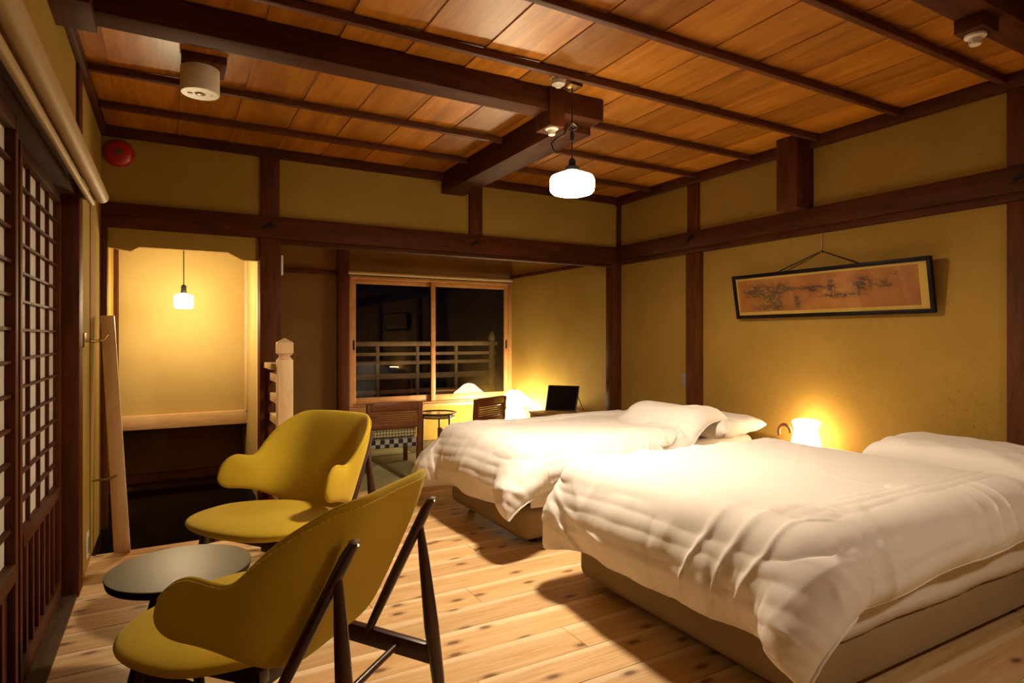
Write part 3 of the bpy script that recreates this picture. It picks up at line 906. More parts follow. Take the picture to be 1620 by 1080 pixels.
mz = .515
D2 = drape((1.455, 3.24, 1.05, 2.57), 82, 74, [((1.715, 1.175, .0), (3.72, 2.455, mz), .06)], .58, 11, rot=.018, slack=.055)
duv2 = shell_obj('duvet', D2, .080, M['linen'], seed=21, edge_w=.07, amp=.014)
tag(duv2, 'white duvet spilling over the foot of the nearer bed', 'duvet', 'white duvets on the beds')
D1 = drape((1.44, 3.30, 2.80, 4.27), 82, 66, [((1.715, 2.95, .0), (3.72, 4.005, mz), .06), ((3.02, 2.82, .40), (3.60, 3.60, .642), .10)], .66, 5, rot=.045, slack=.055)
duv1 = shell_obj('duvet', D1, .070, M['linen'], seed=40, edge_w=.07, amp=.014)
tag(duv1, 'white duvet hanging in a point off the farther bed', 'duvet', 'white duvets on the beds')
# folded hem strips along the near edges of the duvets
def hem(P, j, parent, k0=0, k1=None):
    pts = [Vector(p) for p in P[k0:k1, j]]
    pts2 = [p + Vector((0, -.004, .004)) for p in pts]
    MB().tube(pts2, .0045, 6).build('hem_piping', M['linen'], parent, smooth=True)
hem(D2, 0, duv2); hem(D1, 0, duv1)
# two little tie loops at the open edge of the nearer duvet
pillow('pillow', (3.43, 1.55, .598), .46, .76, .165, R(3), (R(1), R(-5)), 'white pillow at the head of the nearer bed', 3)
pillow('pillow', (3.36, 3.16, .582), .46, .74, .15, R(4), (R(0), R(-3)), 'white pillow half hidden by the farther duvet', 8)

# bedside stand and lamp between the beds
ns = empty('bedside_stand', (3.60, 2.70, 0), 'small wooden stand between the two beds', 'stand')
box('stand_top', (3.47, 2.46, .395), (3.745, 2.94, .42), M['chairwood'], ns, bevel=.004)
for a in (2.47, 2.915): box('side_panel', (3.48, a, 0), (3.74, a+.016, .395), M['chairwood'], ns)
box('back_panel', (3.73, 2.486, 0), (3.742, 2.915, .395), M['chairwood'], ns)
bl_ = empty('table_lamp', (3.64, 2.545, .42), 'small glowing white mushroom lamp between the beds', 'lamp')
MB().lathe([(0.0, .468), (.055, .468), (.06, .475), (.055, .49), (.03, .50), (0.0, .50)], (3.64, 2.545, -.045), 28).build('lamp_base', M['brass'], bl_, smooth=True)
MB().lathe([(.080, .50), (.090, .53), (.086, .565), (.076, .60), (.070, .625), (.072, .648), (.079, .668), (.083, .682), (.080, .694), (.06, .702), (0.0, .706)], (3.64, 2.545, -.045), 32).build('lamp_shade', M['g_bed'], bl_, smooth=True)
MB().lathe([(0.006, .697), (.006, .706), (0, .708)], (3.64, 2.545, -.045), 10).build('finial', M['brass'], bl_, smooth=True)
hd = MB().tube([(3.575+.0, 2.60+.055+.045*math.cos(a)*1.0, .60+.052*math.sin(a)-.035) for a in [R(-30+15*k) for k in range(15)]], .011, 10).build('wooden_handle', M['chairwood'], bl_, smooth=True)

# ------------------------------------------------------------------ lounge chairs
def lounge_chair():
    root = empty('lounge_chair', (0, 0, 0), 'mustard wool lounge chair', 'chair', 'mustard lounge chairs round the low table')
    # shell: heading integrated along arc length s
    S = .575; ns_ = 61; nz = 17
    def head(s):
        a = abs(s); t = min(1, max(0, (a-.08)/.30)); t = t*t*(3-2*t); return R(76)*t*(1 if s > 0 else -1)
    fine = 600; xs = [0.0]; ys = [0.0]
    for i in range(fine):
        s = S*(i+.5)/fine; h = head(s); xs.append(xs[-1]+math.cos(h)*S/fine); ys.append(ys[-1]+abs(math.sin(h))*S/fine)
    def plan(s):
        f = abs(s)/S*fine; i = min(fine-1, int(f)); t = f-i
        return (math.copysign(xs[i]*(1-t)+xs[i+1]*t, s), ys[i]*(1-t)+ys[i+1]*t - .29)
    def sm(t): t = min(1, max(0, t)); return t*t*(3-2*t)
    def top(s):
        a = abs(s)
        z = .805 - .010*(min(a, .22)/.22)**2
        z -= .035*sm((a-.185)/.07)
        z = z - (.165)*sm((a-.225)/.17) + .018*sm((a-.40)/.10)
        return z
    def bot(s):
        a = abs(s); return .345 + .10*sm((a-.12)/.40)
    def mid_end(a):
        return .513
    G = np.zeros((ns_, nz, 3)); Tn = np.zeros((ns_, nz))
    for i in range(ns_):
        p = -1 + 2*i/(ns_-1); s = S*math.sin(p*math.pi/2)*.999
        a = abs(s)
        zt, zb = top(s), bot(s)
        # round end of the arm
        e0 = S - .092
        if a > e0:
            q = min(1, (a-e0)/.092); r = math.sqrt(max(0, 1-q*q)); zm = .515 if True else 0
            zt = zm + (zt-zm)*r; zb = zm + (zb-zm)*r
        for j in range(nz):
            v = -math.cos(math.pi*j/(nz-1)); z = (zt+zb)/2 + v*(zt-zb)/2
            x_, y_ = plan(s)
            lean = (z-.50)*.45*max(0, math.cos(head(s)))**.8
            x_ *= 1 + .16*sm((z-.42)/.35)*sm((.42-a)/.12)
            x_ *= 1 + .10*sm((a-.3)/.3)*0
            G[i, j] = (x_, y_ - lean, z)
            Tn[i, j] = math.sqrt(max(0, 1-abs(v)**3.0))*(math.sqrt(max(0, 1-(a/S)**10)))
    tx = np.gradient(G, axis=0); ty = np.gradient(G, axis=1)
    n = np.cross(tx, ty); n /= np.linalg.norm(n, axis=2, keepdims=True)+1e-9
    for i in (0, ns_-1): n[i] = n[1 if i == 0 else -2]
    A = G + n*(Tn*.026)[..., None]; B = G - n*(Tn*.024)[..., None]
    V = np.concatenate([A.reshape(-1, 3), B.reshape(-1, 3)])
    F = grid_faces(ns_, nz) + grid_faces(ns_, nz, ns_*nz, True)
    o = ns_*nz
    ring = [i*nz for i in range(ns_)] + [(ns_-1)*nz+j for j in range(1, nz)] + [i*nz+nz-1 for i in range(ns_-2, -1, -1)] + [j for j in range(nz-2, 0, -1)]
    for a, b in zip(ring, ring[1:]+ring[:1]): F.append((a, o+a, o+b, b))
    sh = raw('backrest', V, F, M['yellow'], root, smooth=True)
    bm = bmesh.new(); bm.from_mesh(sh.data); bmesh.ops.remove_doubles(bm, verts=bm.verts[:], dist=.0006); bmesh.ops.recalc_face_normals(bm, faces=bm.faces[:]); bm.to_mesh(sh.data); bm.free()
    m = sh.modifiers.new('subdivision', 'SUBSURF'); m.levels = 1; m.render_levels = 1
    # row of stitches just behind the rim
    stt = MB()
    outer = A if A[ns_//2, nz//2][1] < B[ns_//2, nz//2][1] else B
    jr = nz-3
    path = [Vector(outer[i, jr]) for i in range(3, ns_-3)]
    nn = [Vector(n[i, jr])*(1 if outer is A else -1) for i in range(3, ns_-3)]
    for i in range(len(path)-1):
        for q in range(3):
            a_ = path[i].lerp(path[i+1], q/3+.05); b_ = path[i].lerp(path[i+1], q/3+.26)
            if (b_-a_).length > .002:
                stt.tube([a_+nn[i]*.0015, b_+nn[i]*.0015], .0016, 5)
    o_ = stt.build('stitching', M['thread'], root, smooth=True); o_['kind'] = 'stuff'
    # seat pad: rounded trapezoid, thin at the rim
    nr, na = 9, 48; V = []; F = []
    def seat_r(a):
        # a: angle from +x; superellipse wide at the front
        c_, s_ = math.cos(a), math.sin(a)
        ex = 2.5; rx = .335 if s_ > -.2 else .335 - .10*min(1, (-s_-.2)/.8)
        ry = .285
        k = (abs(c_/rx)**ex + abs(s_/ry)**ex)**(-1/ex)
        return k*c_, k*s_
    for sgn in (1, -1):
        for i in range(nr):
            t = math.sin(i/(nr-1)*math.pi/2)
            for k in range(na):
                a = 2*math.pi*k/na; x_, y_ = seat_r(a); x_ *= t; y_ *= t
                e = math.sqrt(max(0, 1-t**2.6))
                zz = .364 + (y_)*.02 + (.046 if sgn > 0 else -.058)*e - (.014*(1-t*t) if sgn > 0 else 0)
                V.append((x_, y_+.09, zz))
    for h in (0, 1):
        b0 = h*nr*na
        for i in range(nr-1):
            for k in range(na):
                k2 = (k+1) % na; q = (b0+i*na+k, b0+i*na+k2, b0+(i+1)*na+k2, b0+(i+1)*na+k)
                F.append(q if h else q[::-1])
    stp = raw('seat', V, F, M['yellow'], root, smooth=True)
    bm = bmesh.new(); bm.from_mesh(stp.data); bmesh.ops.remove_doubles(bm, verts=bm.verts[:], dist=.0008); bmesh.ops.recalc_face_normals(bm, faces=bm.faces[:]); bm.to_mesh(stp.data); bm.free()
    m = stp.modifiers.new('subdivision', 'SUBSURF'); m.levels = 1; m.render_levels = 1
    # frame
    W = M['walnut']
    for s in (-1, 1):
        MB().tube([(s*.212, -.428, .700), (s*.215, -.405, .66), (s*.226, -.285, .43), (s*.236, -.190, .245)], [.013, .0165, .0165, .013], 12).build('back_stay', W, root, smooth=True)
        MB().lathe([(0, .0), (.014, .0), (.0145, .004), (0, .007)], (s*.212, -.428, .702), 12).build('stay_cap', M['steel'], root, smooth=True)
        MB().tube([(s*.218, -.385, .628), (s*.225, -.398, .50), (s*.234, -.418, .30), (s*.242, -.436, .14), (s*.248, -.450, .0)], [.010, .017, .0235, .0205, .013], 14).build('rear_leg', W, root, smooth=True)
        MB().tube([(s*.238, .20, .335), (s*.246, .225, .20), (s*.255, .25, .0)], [.021, .021, .012], 14).build('front_leg', W, root, smooth=True)
        r_ = MB(); c0 = Vector((s*.238, -.105, .268))
        r_.box((s*.238-.014, -.42, .215), (s*.238+.014, .215, .272), rot=Matrix.Rotation(R(6), 3, 'X'), piv=(s*.238, -.1, .245))
        r_.build('side_rail', W, root, bevel=.004)
        box('seat_bearer', (s*.16-.02, -.12, .275), (s*.16+.02, .24, .318), W, root, bevel=.004)
    MB().tube([(-.236, -.30, .222), (.236, -.30, .222)], .011, 12).build('stretcher', W, root, smooth=True)
    MB().tube([(-.236, .19, .285), (.236, .19, .285)], .013, 12).build('stretcher', W, root, smooth=True)
    box('cross_rail', (-.236, -.10, .245), (.236, -.06, .295), W, root, bevel=.004)
    return root
ch = lounge_chair()
ch.location = (0.256, 1.933, 0); ch.rotation_euler = (0, 0, R(42.5))
ch['label'] = 'mustard lounge chair nearest the camera, seen from behind'
ch2 = dup(ch)
ch2.location = (0.450, 3.075, 0); ch2.rotation_euler = (0, 0, R(126))
ch2['label'] = 'mustard lounge chair beyond the low table, facing the camera'

# low round table
tb = empty('coffee_table', (.032, 2.478, 0), 'low round grey-topped table between the mustard chairs', 'table')
MB().lathe([(0, .346), (.200, .346), (.227, .356), (.232, .378), (.2315, .3795)], (.032, 2.478, 0), 64).build('table_edge', M['lacquer'], tb, smooth=True)
MB().lathe([(.2315, .3792), (.2305, .3825), (.224, .3832), (0, .3832)], (.032, 2.478, 0), 64).build('table_top', M['tabletop'], tb, smooth=True)
MB().lathe([(0, .328), (.10, .328), (.11, .350), (0, .350)], (.032, 2.478, 0), 24).build('hub', M['lacquer'], tb, smooth=True)
for k in range(3):
    a = R(172 + 120*k)
    MB().tube([(.032+.05*math.cos(a), 2.478+.05*math.sin(a), .343), (.032+.15*math.cos(a), 2.478+.15*math.sin(a), .0)], [.028, .016], 14).build('leg', M['lacquer'], tb, smooth=True)

# ------------------------------------------------------------------ lamps
def pendant(name, c, r, h, z, topz, mat, label, group=None, cordcol='black'):
    cx, cy = c
    t = empty(name, (cx, cy, z), label, 'lamp', group)
    up = mats[1] if (mats := M[mat]) and isinstance(mats, tuple) else None
    lo = mats[0] if up else mats
    if up:
        MB().lathe([(.0, 0), (r*.60, 0.0), (r*.88, .010)], (cx, cy, z), 40).build('diffuser', lo, t, smooth=True)
        MB().lathe([(r*.88, .010), (r*.98, .022), (r, .04), (r, h*.62), (r*.93, h*.76), (r*.62, h*.88), (r*.34, h*.94), (r*.30, h), (0, h)], (cx, cy, z), 40).build('lamp_shade', up, t, smooth=True)
    else:
        MB().lathe([(.0, 0), (r*.80, 0.0), (r*.97, .010), (r, .025), (r, h*.74), (r*.93, h*.88), (r*.60, h*.95), (r*.34, h*.97), (r*.30, h), (0, h)], (cx, cy, z), 40).build('lamp_shade', lo, t, smooth=True)
    MB().lathe([(0, h), (r*.33, h), (r*.33, h+.018), (.018, h+.03), (.018, h+.055), (.009, h+.065), (0, h+.065)], (cx, cy, z), 20).build('socket', M['iron'], t, smooth=True)
    MB().tube([(cx, cy, z+h+.06), (cx, cy, topz)], .0035, 8).build('cord', M[cordcol], t, smooth=True)
    return t
pl = pendant('pendant_lamp', (1.815, 2.60), .116, .125, 1.935, 2.50, 'g_pendant', 'large glowing white pendant lamp hanging mid room')
box('ceiling_plate', (1.775, 2.56, 2.488), (1.855, 2.64, 2.531), M['brass'], pl, bevel=.004)
# surplus cord looped up and its loose tail
lp = [(1.815+.012*math.cos(t*1.3), 2.595+.03*math.sin(t), 2.285+.018*math.cos(t)) for t in [k*.5 for k in range(14)]]
tail = [(1.81, 2.575, 2.28), (1.775, 2.56, 2.285), (1.745, 2.55, 2.255), (1.72, 2.54, 2.215), (1.67, 2.53, 2.185), (1.635, 2.52, 2.155), (1.645, 2.52, 2.125), (1.67, 2.52, 2.11)]
MB().tube(lp, .0045, 8).build('cord_loop', M['black'], pl, smooth=True)
MB().tube(tail, .004, 8).build('cord_tail', M['black'], pl, smooth=True)
MB().tube([(p[0]+.012, p[1]-.006, p[2]+.004) for p in tail[:-1]], .003, 8).build('cord_tail', M['grey'], pl, smooth=True)
MB().lathe([(0, 0), (.010, .0), (.012, .02), (.010, .05), (0, .052)], (1.815, 2.60, 2.215), 12).build('cord_grip', M['black'], pl, smooth=True)
pendant('pendant_lamp', (2.30, -0.30), .116, .125, 1.935, 2.50, 'g_rear', 'glowing pendant lamp in the room behind the camera')
sl_ = pendant('stair_pendant_lamp', (0.085, 5.10), .063, .110, 1.41, 2.33, 'g_stair', 'small glowing pendant lamp in the stair alcove')

# low floor lamp in the tatami room
fl_ = empty('floor_lamp', (3.46, 6.11, 0), 'low glowing domed lamp on the tatami in the far corner', 'lamp')
MB().lathe([(0, .0), (.12, .0), (.12, .012), (.03, .03), (.012, .05), (.012, .44), (0, .44)], (3.46, 6.11, 0), 28).build('lamp_base', M['brass'], fl_, smooth=True)
MB().lathe([(.200, .420), (.214, .428), (.218, .44), (.205, .462), (.165, .492), (.12, .53), (.085, .562), (.05, .583), (0, .592)], (3.46, 6.11, 0), 40).build('lamp_shade', M['g_dome'], fl_, smooth=True)
MB().lathe([(.07, .10), (.12, .13), (.135, .24), (.11, .36), (.04, .415)], (3.46, 6.11, 0), 28).build('lower_shade', M['g_floor'], fl_, smooth=True)
MB().lathe([(.006, .59), (.006, .61), (0, .612)], (3.46, 6.11, 0), 10).build('finial', M['brass'], fl_, smooth=True)

# ------------------------------------------------------------------ tatami room furniture
def dining_chair():
    root = empty('low_chair', (0, 0, 0), 'low wooden chair', 'chair', 'low slatted chairs in the tatami room')
    W = M['chairwood']
    for s in (-1, 1):
        MB().box((s*.235-.020, -.235, 0), (s*.235+.020, -.190, .61), rot=Matrix.Rotation(R(4), 3, 'X'), piv=(s*.235, -.21, .3)).build('rear_leg', W, root, bevel=.004)
        box('front_leg', (s*.235-.018, .19, 0), (s*.235+.018, .23, .31), W, root, bevel=.004)
        box('side_rail', (s*.235-.012, -.19, .215), (s*.235+.012, .20, .255), W, root, bevel=.003)
    box('top_rail', (-.215, -.252, .545), (.215, -.228, .615), W, root, bevel=.004)
    for k in range(6):
        box('slat', (-.215, -.247+.001*k, .430+.0195*k), (.215, -.228+.001*k, .4452+.0195*k), W, root)
    box('lower_rail', (-.215, -.240, .385), (.215, -.215, .425), W, root, bevel=.003)
    MB().box((-.21, -.205, .30), (.21, -.165, .385)).build('back_cushion', M['plaid'], root, bevel=.012)
    MB().box((-.215, -.215, .205), (.215, .22, .29)).build('seat_cushion', M['check'], root, bevel=.012)
    return root
dc = dining_chair(); dc.location = (1.76, 5.50, 0); dc.rotation_euler = (0, 0, R(-2))
dc['label'] = 'low slatted chair with checked cushion, back to the camera'
dc2 = dup(dc); dc2.location = (2.62, 5.50, 0); dc2.rotation_euler = (0, 0, R(28))
dc2['label'] = 'low slatted chair partly hidden by the farther bed'
st2 = empty('side_table', (2.50, 6.10, 0), 'small dark round table with glass top under the window', 'table')
MB().tube([(2.50+.20*math.cos(a), 6.10+.20*math.sin(a), .385) for a in [R(15*k) for k in range(25)]], .011, 8, cap=False).build('rim', M['walnut'], st2, smooth=True)
MB().lathe([(0, .383), (.195, .383), (.195, .389), (0, .389)], (2.50, 6.10, 0), 40).build('glass_top', M['glass'], st2, smooth=True)
MB().lathe([(0, .34), (.19, .34), (.19, .35), (0, .35)], (2.50, 6.10, 0), 40).build('lower_tray', M['walnut'], st2, smooth=True)
for k in range(3):
    a = R(60 + 120*k)
    MB().tube([(2.50+.16*math.cos(a), 6.10+.16*math.sin(a), .385), (2.50+.17*math.cos(a), 6.10+.17*math.sin(a), .0)], [.012, .010], 10).build('leg', M['walnut'], st2, smooth=True)

# cabinet with tablet-like black screen on an easel
cb = empty('low_cabinet', (3.52, 5.10, 0), 'small wooden box cabinet holding the black screen', 'cabinet')
box('cabinet_body', (3.20, 4.90, .0), (3.74, 5.34, .425), M['chairwood'], cb, bevel=.004)
box('cabinet_top', (3.19, 4.89, .425), (3.745, 5.35, .445), M['sash'], cb, bevel=.003)
box('cabinet_door', (3.188, 4.93, .04), (3.20, 5.31, .40), M['chairwood'], cb, bevel=.003)
scr = empty('screen', (3.44, 5.15, .445), 'slim black screen leaning on its stand atop the cabinet', 'screen')
rt = Matrix.Rotation(R(-52), 3, 'Z') @ Matrix.Rotation(R(-24), 3, 'X')
pv = Vector((3.44, 5.13, .462))
MB().box((3.44-.165, 5.13-.008, .449), (3.44+.165, 5.13+.008, .449+.275), rot=rt, piv=pv).build('housing', M['black'], scr, bevel=.003)
MB().box((3.44-.155, 5.13-.0095, .462), (3.44+.155, 5.13-.008, .449+.265), rot=rt, piv=pv).build('display', plain('dark_display', (0.006, 0.006, 0.007), .12), scr)
p0 = pv + rt @ Vector((.15, .01, .17)); MB().tube([p0, p0 + Vector((.075, -.01, -.165))], .005, 8).build('stand_leg', M['brass'], scr, smooth=True)
p1 = pv + rt @ Vector((-.10, .01, .17)); MB().tube([p1, p1 + Vector((.10, .06, -.165))], .005, 8).build('stand_leg', M['brass'], scr, smooth=True)

# ------------------------------------------------------------------ stair railing, leaning board
rl = empty('stair_railing', (0.65, 4.15, 0), 'pale new pine stair railing with carved newel post', 'railing')
nx_, ny_ = 0.648, 4.185
h_ = .047
nw = MB()
nw.box((nx_-h_, ny_-h_, 0), (nx_+h_, ny_+h_, 1.055))
nw.build('newel_post', M['pine'], rl, bevel=.004)
cp = MB()
for (a, b, z0, z1) in ((h_*.80, h_*.80, 1.055, 1.066), (h_*.66, h_*.66, 1.066, 1.082), (h_*.85, h_*.85, 1.082, 1.092)):
    cp.box((nx_-a, ny_-a, z0), (nx_+a, ny_+a, z1))
cp.build('newel_neck', M['pine'], rl, bevel=.003)
cc = MB(); n0 = 0
q = h_*1.02
cc.v = [(nx_-q, ny_-q, 1.092), (nx_+q, ny_-q, 1.092), (nx_+q, ny_+q, 1.092), (nx_-q, ny_+q, 1.092),
        (nx_-q, ny_-q, 1.165), (nx_+q, ny_-q, 1.165), (nx_+q, ny_+q, 1.165), (nx_-q, ny_+q, 1.165), (nx_, ny_, 1.195)]
cc.f = [(3,2,1,0), (0,1,5,4), (1,2,6,5), (2,3,7,6), (3,0,4,7), (4,5,8), (5,6,8), (6,7,8), (7,4,8)]
cc.build('newel_cap', M['pine'], rl, bevel=.002, angle=12, seg=1)
box('handrail', (nx_-.078, ny_+h_, .985), (nx_+.012, 4.57, 1.025), M['pine'], rl, bevel=.004)
for z0 in (.90, .76, .62, .34, .12): box('rail', (nx_-.045, ny_+h_, z0), (nx_-.005, 4.57, z0+.055), M['pine'], rl, bevel=.003)
box('baluster', (nx_-.055, 4.53, 0), (nx_+.0, 4.57, .985), M['darkz'], rl, bevel=.003)
lb = MB()
lb.v = [(-.355, 4.24, 1.325), (-.285, 4.20, 1.325), (-.195, 4.00, 0.001), (-.275, 4.03, 0.001),
        (-.355, 4.29, 1.325), (-.285, 4.25, 1.325), (-.195, 4.045, 0.001), (-.275, 4.045, 0.001)]
lb.f = [(0,1,2,3), (4,7,6,5), (0,4,5,1), (1,5,6,2), (2,6,7,3), (3,7,4,0)]
tag(lb.build('leaning_board', M['pine'], bevel=.004), 'tall pale board leaning at the left of the alcove', 'board')

# ------------------------------------------------------------------ fittings
# framed painting, leaning forward a little from the wall and hung on a cord
fp = empty('framed_painting', (RX-.05, 2.475, 1.5), 'long dark-framed ink landscape hanging above the beds', 'picture')
yc, zc, L_, H_ = 2.475, 1.497, 1.36, .320
rotp = Matrix.Rotation(R(-10), 3, 'Y')
def fpart(name, lo, hi, mat, bevel=0.0, parent=None):
    return MB().box(lo, hi, rot=rotp, piv=(RX-.03, yc, zc-H_/2)).build(name, mat, parent or fp, bevel=bevel)
xw = RX-.036
w_ = .025
fpart('frame_rail', (xw-.020, yc-L_/2, zc+H_/2-w_), (xw+.008, yc+L_/2, zc+H_/2), M['lacquer'], .005)
fpart('frame_rail', (xw-.020, yc-L_/2, zc-H_/2), (xw+.008, yc+L_/2, zc-H_/2+w_), M['lacquer'], .005)
fpart('frame_stile', (xw-.020, yc-L_/2, zc-H_/2+w_-.004), (xw+.008, yc-L_/2+w_, zc+H_/2-w_+.004), M['lacquer'], .005)
fpart('frame_stile', (xw-.020, yc+L_/2-w_, zc-H_/2+w_-.004), (xw+.008, yc+L_/2, zc+H_/2-w_+.004), M['lacquer'], .005)
mo = fpart('mount', (xw-.006, yc-L_/2+w_-.003, zc-H_/2+w_-.003), (xw, yc+L_/2-w_+.003, zc+H_/2-w_+.003), M['mount'])
fpart('painted_silk', (xw-.0085, yc-L_/2+.075, zc-H_/2+.048), (xw-.006, yc+L_/2-.040, zc+H_/2-.040), M['painting'])
fpart('glazing', (xw-.014, yc-L_/2+w_-.003, zc-H_/2+w_-.003), (xw-.0125, yc+L_/2-w_+.003, zc+H_/2-w_+.003), M['glass'])
hk = Vector((RX-.012, 2.50, 1.765))
MB().tube([Vector((RX-.05, 2.80, 1.655)), hk, Vector((RX-.05, 2.23, 1.655))], .0045, 8).build('hanging_cord', M['black'], fp, smooth=True)
hh = empty('wall_hook', tuple(hk), 'small wire hook holding the painting cord', 'hook')
MB().tube([hk+Vector((.002, 0, .13)), hk+Vector((.0, 0, .0)), hk+Vector((-.012, 0, -.01)), hk+Vector((-.016, 0, .008))], .0025, 8).build('hook_wire', M['steel'], hh, smooth=True)
MB().lathe([(0, 0), (.008, 0), (.008, .012), (0, .012)], (RX-.012, 2.50, 1.885), 10).build('hook_nail', M['steel'], hh, smooth=True)

# crane-shaped black nail covers on the lintel rails
def crane(x, y, z, facing, label):
    """a flying bird silhouette with body, neck and two wings, a few millimetres thick"""
    pts_body = [(-.050, .004), (-.020, .012), (.005, .010), (.030, .016), (.052, .010), (.034, .006), (.010, -.004), (-.018, -.006)]
    wing1 = [(-.018, .006), (-.002, .030), (.024, .036), (.008, .020), (.012, .006)]
    wing2 = [(-.014, .000), (-.030, -.016), (-.052, -.024), (-.034, -.006), (-.010, .004)]
    m_ = MB()
    for k, pl_ in enumerate((pts_body, wing1, wing2)):
        if facing == 'y': m_.prism([(x+p, z+q) for p, q in pl_], 'y', y-.006-.0015*k, y)
        else: m_.prism([(y-p, z+q) for p, q in pl_], 'x', x-.006-.0015*k, x)
    return tag(m_.build('nail_cover', M['iron']), label, 'ornament', 'black crane-shaped nail covers')
crane(0.61, BY-.036, 1.975, 'y', 'black crane-shaped nail cover over the alcove post')
crane(2.22, BY-.036, 1.975, 'y', 'black crane-shaped nail cover in the middle of the lintel')
crane(RX-.046, 3.62, 1.995, 'x', 'black crane-shaped nail cover on the right wall near the corner')
crane(RX-.046, 1.40, 1.995, 'x', 'black crane-shaped nail cover at the right edge of the picture')

# emergency light: white drum on a dark ceiling block
el = empty('emergency_light', (0.12, 3.33, CZ), 'white drum emergency light on the ceiling at the left', 'light')
box('mounting_block', (0.045, 3.20, 2.495), (0.235, 3.40, 2.532), M['darky'], el, bevel=.003)
MB().lathe([(0, 2.375), (.082, 2.375), (.086, 2.380), (.086, 2.494), (0, 2.494)], (.125, 3.31, 0), 48).build('drum', M['white'], el, smooth=True)
MB().lathe([(0, 2.370), (.018, 2.370), (.025, 2.3755), (0, 2.3755)], (.125, 3.305, 0), 24).build('lamp_lens', M['steel'], el, smooth=True)
MB().lathe([(0, 2.371), (.010, 2.371), (.012, 2.3755), (0, 2.3755)], (.082, 3.315, 0), 16).build('indicator', M['grey'], el, smooth=True)
MB().lathe([(0, 2.373), (.005, 2.373), (.005, 2.3755), (0, 2.3755)], (.175, 3.305, 0), 12).build('test_button', M['grey'], el, smooth=True)
# fire bell
fb = empty('fire_bell', (-.287, BY-.02, 2.365), 'round red fire bell in the upper left corner', 'bell')
MB().lathe([(0, 0), (.086, 0), (.086, .012), (.078, .030), (.055, .042), (.025, .047), (0, .048)], (-.285, BY-.0, 2.365), 48, 'y').build('gong', M['red'], fb, smooth=True)
MB().lathe([(0, .046), (.022, .046), (.022, .050), (0, .051)], (-.285, BY-.0, 2.365), 24, 'y').build('badge', M['steel'], fb, smooth=True)
# smoke detector and heat sensors
sd = empty('smoke_detector', (1.72, 2.585, CZ), 'round white smoke detector on the ceiling by the lamp cord', 'detector')
MB().lathe([(0, CZ-.002), (.042, CZ-.002), (.042, CZ-.018), (.036, CZ-.020)], (1.72, 2.585, 0), 32).build('detector_base', M['white'], sd, smooth=True)
MB().lathe([(0, CZ-.062), (.014, CZ-.062), (.018, CZ-.055), (.034, CZ-.048), (.038, CZ-.030), (.033, CZ-.026), (.033, CZ-.019), (0, CZ-.019)], (1.72, 2.585, 0), 32).build('sensor_head', M['white'], sd, smooth=True)
def heat(c, z, label):
    t = empty('heat_sensor', (c[0], c[1], z), label, 'detector', 'small white heat sensors')
    MB().lathe([(0, z), (.036, z), (.036, z-.008), (.028, z-.012), (0, z-.012)], (*c, 0), 28).build('flange', M['white'], t, smooth=True)
    k = MB(); k.lathe([(0, z-.012), (.020, z-.012), (.020, z-.018), (0, z-.018)], (*c, 0), 20)
    for q in range(6):
        a = q*math.pi/3; k.tube([(c[0]+.019*math.cos(a), c[1]+.019*math.sin(a), z-.016), (c[0]+.019*math.cos(a), c[1]+.019*math.sin(a), z-.034)], .0022, 5)
    k.lathe([(0, z-.033), (.020, z-.033), (.018, z-.038), (0, z-.038)], (*c, 0), 20)
    k.build('sensor_cage', M['white'], t, smooth=True)
heat((1.79, 2.755), 2.324, 'small white heat sensor under the hanging post stub')
heat((2.685, 1.165), 2.354, 'small white heat sensor at the top right')
# wall devices
wd = empty('wall_controller', (0.695, BY+.04, 1.71), 'narrow white device on the alcove post', 'device')
box('device_case', (.6855, BY+.01, 1.645), (.705, BY+.07, 1.785), M['white'], wd, bevel=.004)
sw2 = empty('light_switch', (RX-.005, 3.725, .845), 'grey switch plate on the right wall beside the post', 'switch')
box('switch_plate', (RX-.008, 3.70, .785), (RX, 3.765, .90), M['grey'], sw2, bevel=.003)
box('rocker', (RX-.011, 3.715, .81), (RX-.007, 3.75, .875), M['grey'], sw2, bevel=.001)
ot = empty('wall_socket', (LX+.005, 3.83, .12), 'pale wall socket low on the left wall beside the blind chain', 'socket')
box('socket_plate', (LX, 3.79, .06), (LX+.008, 3.87, .19), M['white'], ot, bevel=.003)
box('socket_face', (LX+.007, 3.805, .085), (LX+.012, 3.855, .165), M['grey'], ot, bevel=.002)
hkr = empty('wall_bracket', (LX+.01, 3.66, 1.19), 'brass hook bracket on the left wall beside the post', 'hook')
box('back_plate', (LX+.0, 3.62, 1.15), (LX+.014, 3.70, 1.22), M['brass'], hkr, bevel=.003)
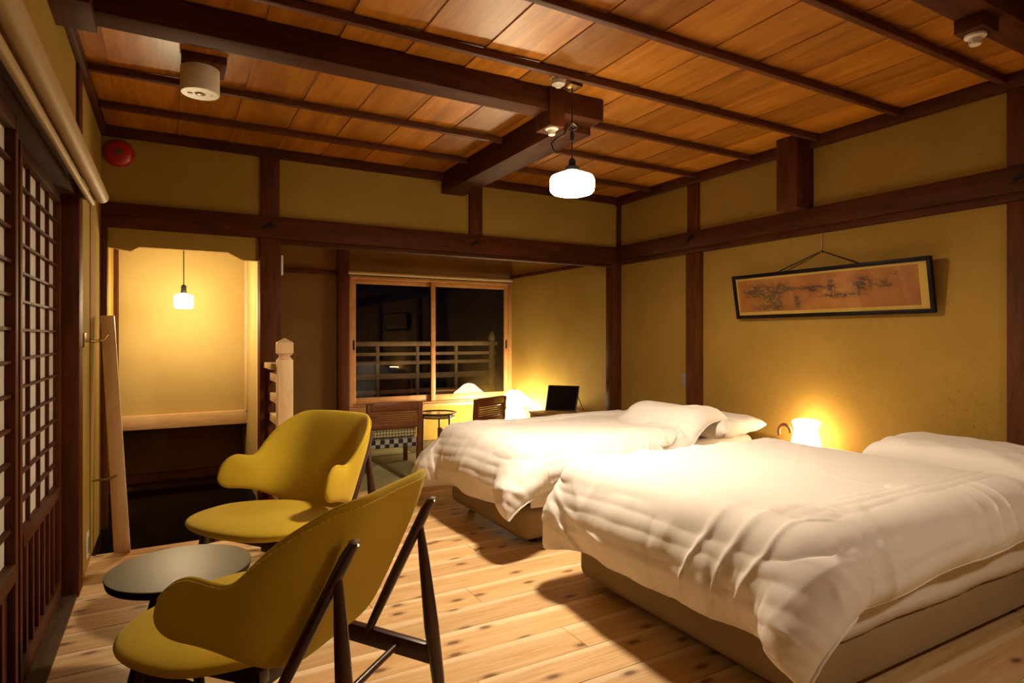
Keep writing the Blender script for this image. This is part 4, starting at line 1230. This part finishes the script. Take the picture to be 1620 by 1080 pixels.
MB().tube([(LX+.01, 3.66, 1.185), (LX+.05, 3.69, 1.178), (LX+.085, 3.72, 1.185), (LX+.10, 3.735, 1.215)], [.008, .007, .006, .005], 10).build('hook_arm', M['brass'], hkr, smooth=True)
hb = empty('handrail_bracket', (-.30, 4.12, .42), 'small metal rod between wall and leaning board', 'bracket')
MB().tube([(LX, 4.10, .40), (-.30, 4.06, .41), (-.262, 4.055, .425)], .006, 8).build('rod', M['steel'], hb, smooth=True)

# roller blinds
rb = empty('roller_blind', (-.285, 1.8, 1.86), 'long cream roller blind rolled up above the paper screens', 'blind')
MB().tube([(-.285, 0.4, 1.862), (-.285, 3.46, 1.862)], .030, 28).build('rolled_cloth', M['blind'], rb, smooth=True)
MB().tube([(-.287, 3.46, 1.862), (-.287, 3.475, 1.862)], .021, 20).build('end_cap', M['steel'], rb, smooth=True)
MB().tube([(-.318, 0.4, 1.822), (-.318, 3.42, 1.822)], .013, 16).build('bottom_bar', M['blind'], rb, smooth=True)
for yy in (0.5, 3.445): box('bracket', (LX, yy, 1.84), (-.285, yy+.012, 1.885), M['steel'], rb, bevel=.002)
cn = MB()
def beads(p, q, n):
    for k in range(n):
        t = k/n; c = Vector(p).lerp(Vector(q), t)
        cn.lathe([(0, -.0030), (.0028, -.0014), (.0028, .0014), (0, .0030)], tuple(c), 5)
beads((-.330, 3.47, 1.84), (-.330, 3.47, .20), 230)
beads((-.295, 3.50, 1.84), (-.295, 3.50, .20), 230)
for k in range(12):
    a = math.pi*k/11
    cn.lathe([(0, -.0030), (.0028, -.0014), (.0028, .0014), (0, .0030)], (-.3125-.0175*math.cos(a), 3.485-.015*math.cos(a), .20-.035*math.sin(a)), 5)
co = cn.build('bead_chain', M['iron'], rb); co['kind'] = 'stuff'
wbz = empty('window_blind', (2.7, WY-.06, 1.905), 'cream roller blind rolled up above the tatami room window', 'blind')
MB().tube([(1.69, WY-.075, 1.905), (3.72, WY-.075, 1.905)], .022, 24).build('rolled_cloth', M['blind'], wbz, smooth=True)
for xx in (1.68, 3.722): box('bracket', (xx, WY-.09, 1.885), (xx+.01, WY-.02, 1.93), M['steel'], wbz, bevel=.002)
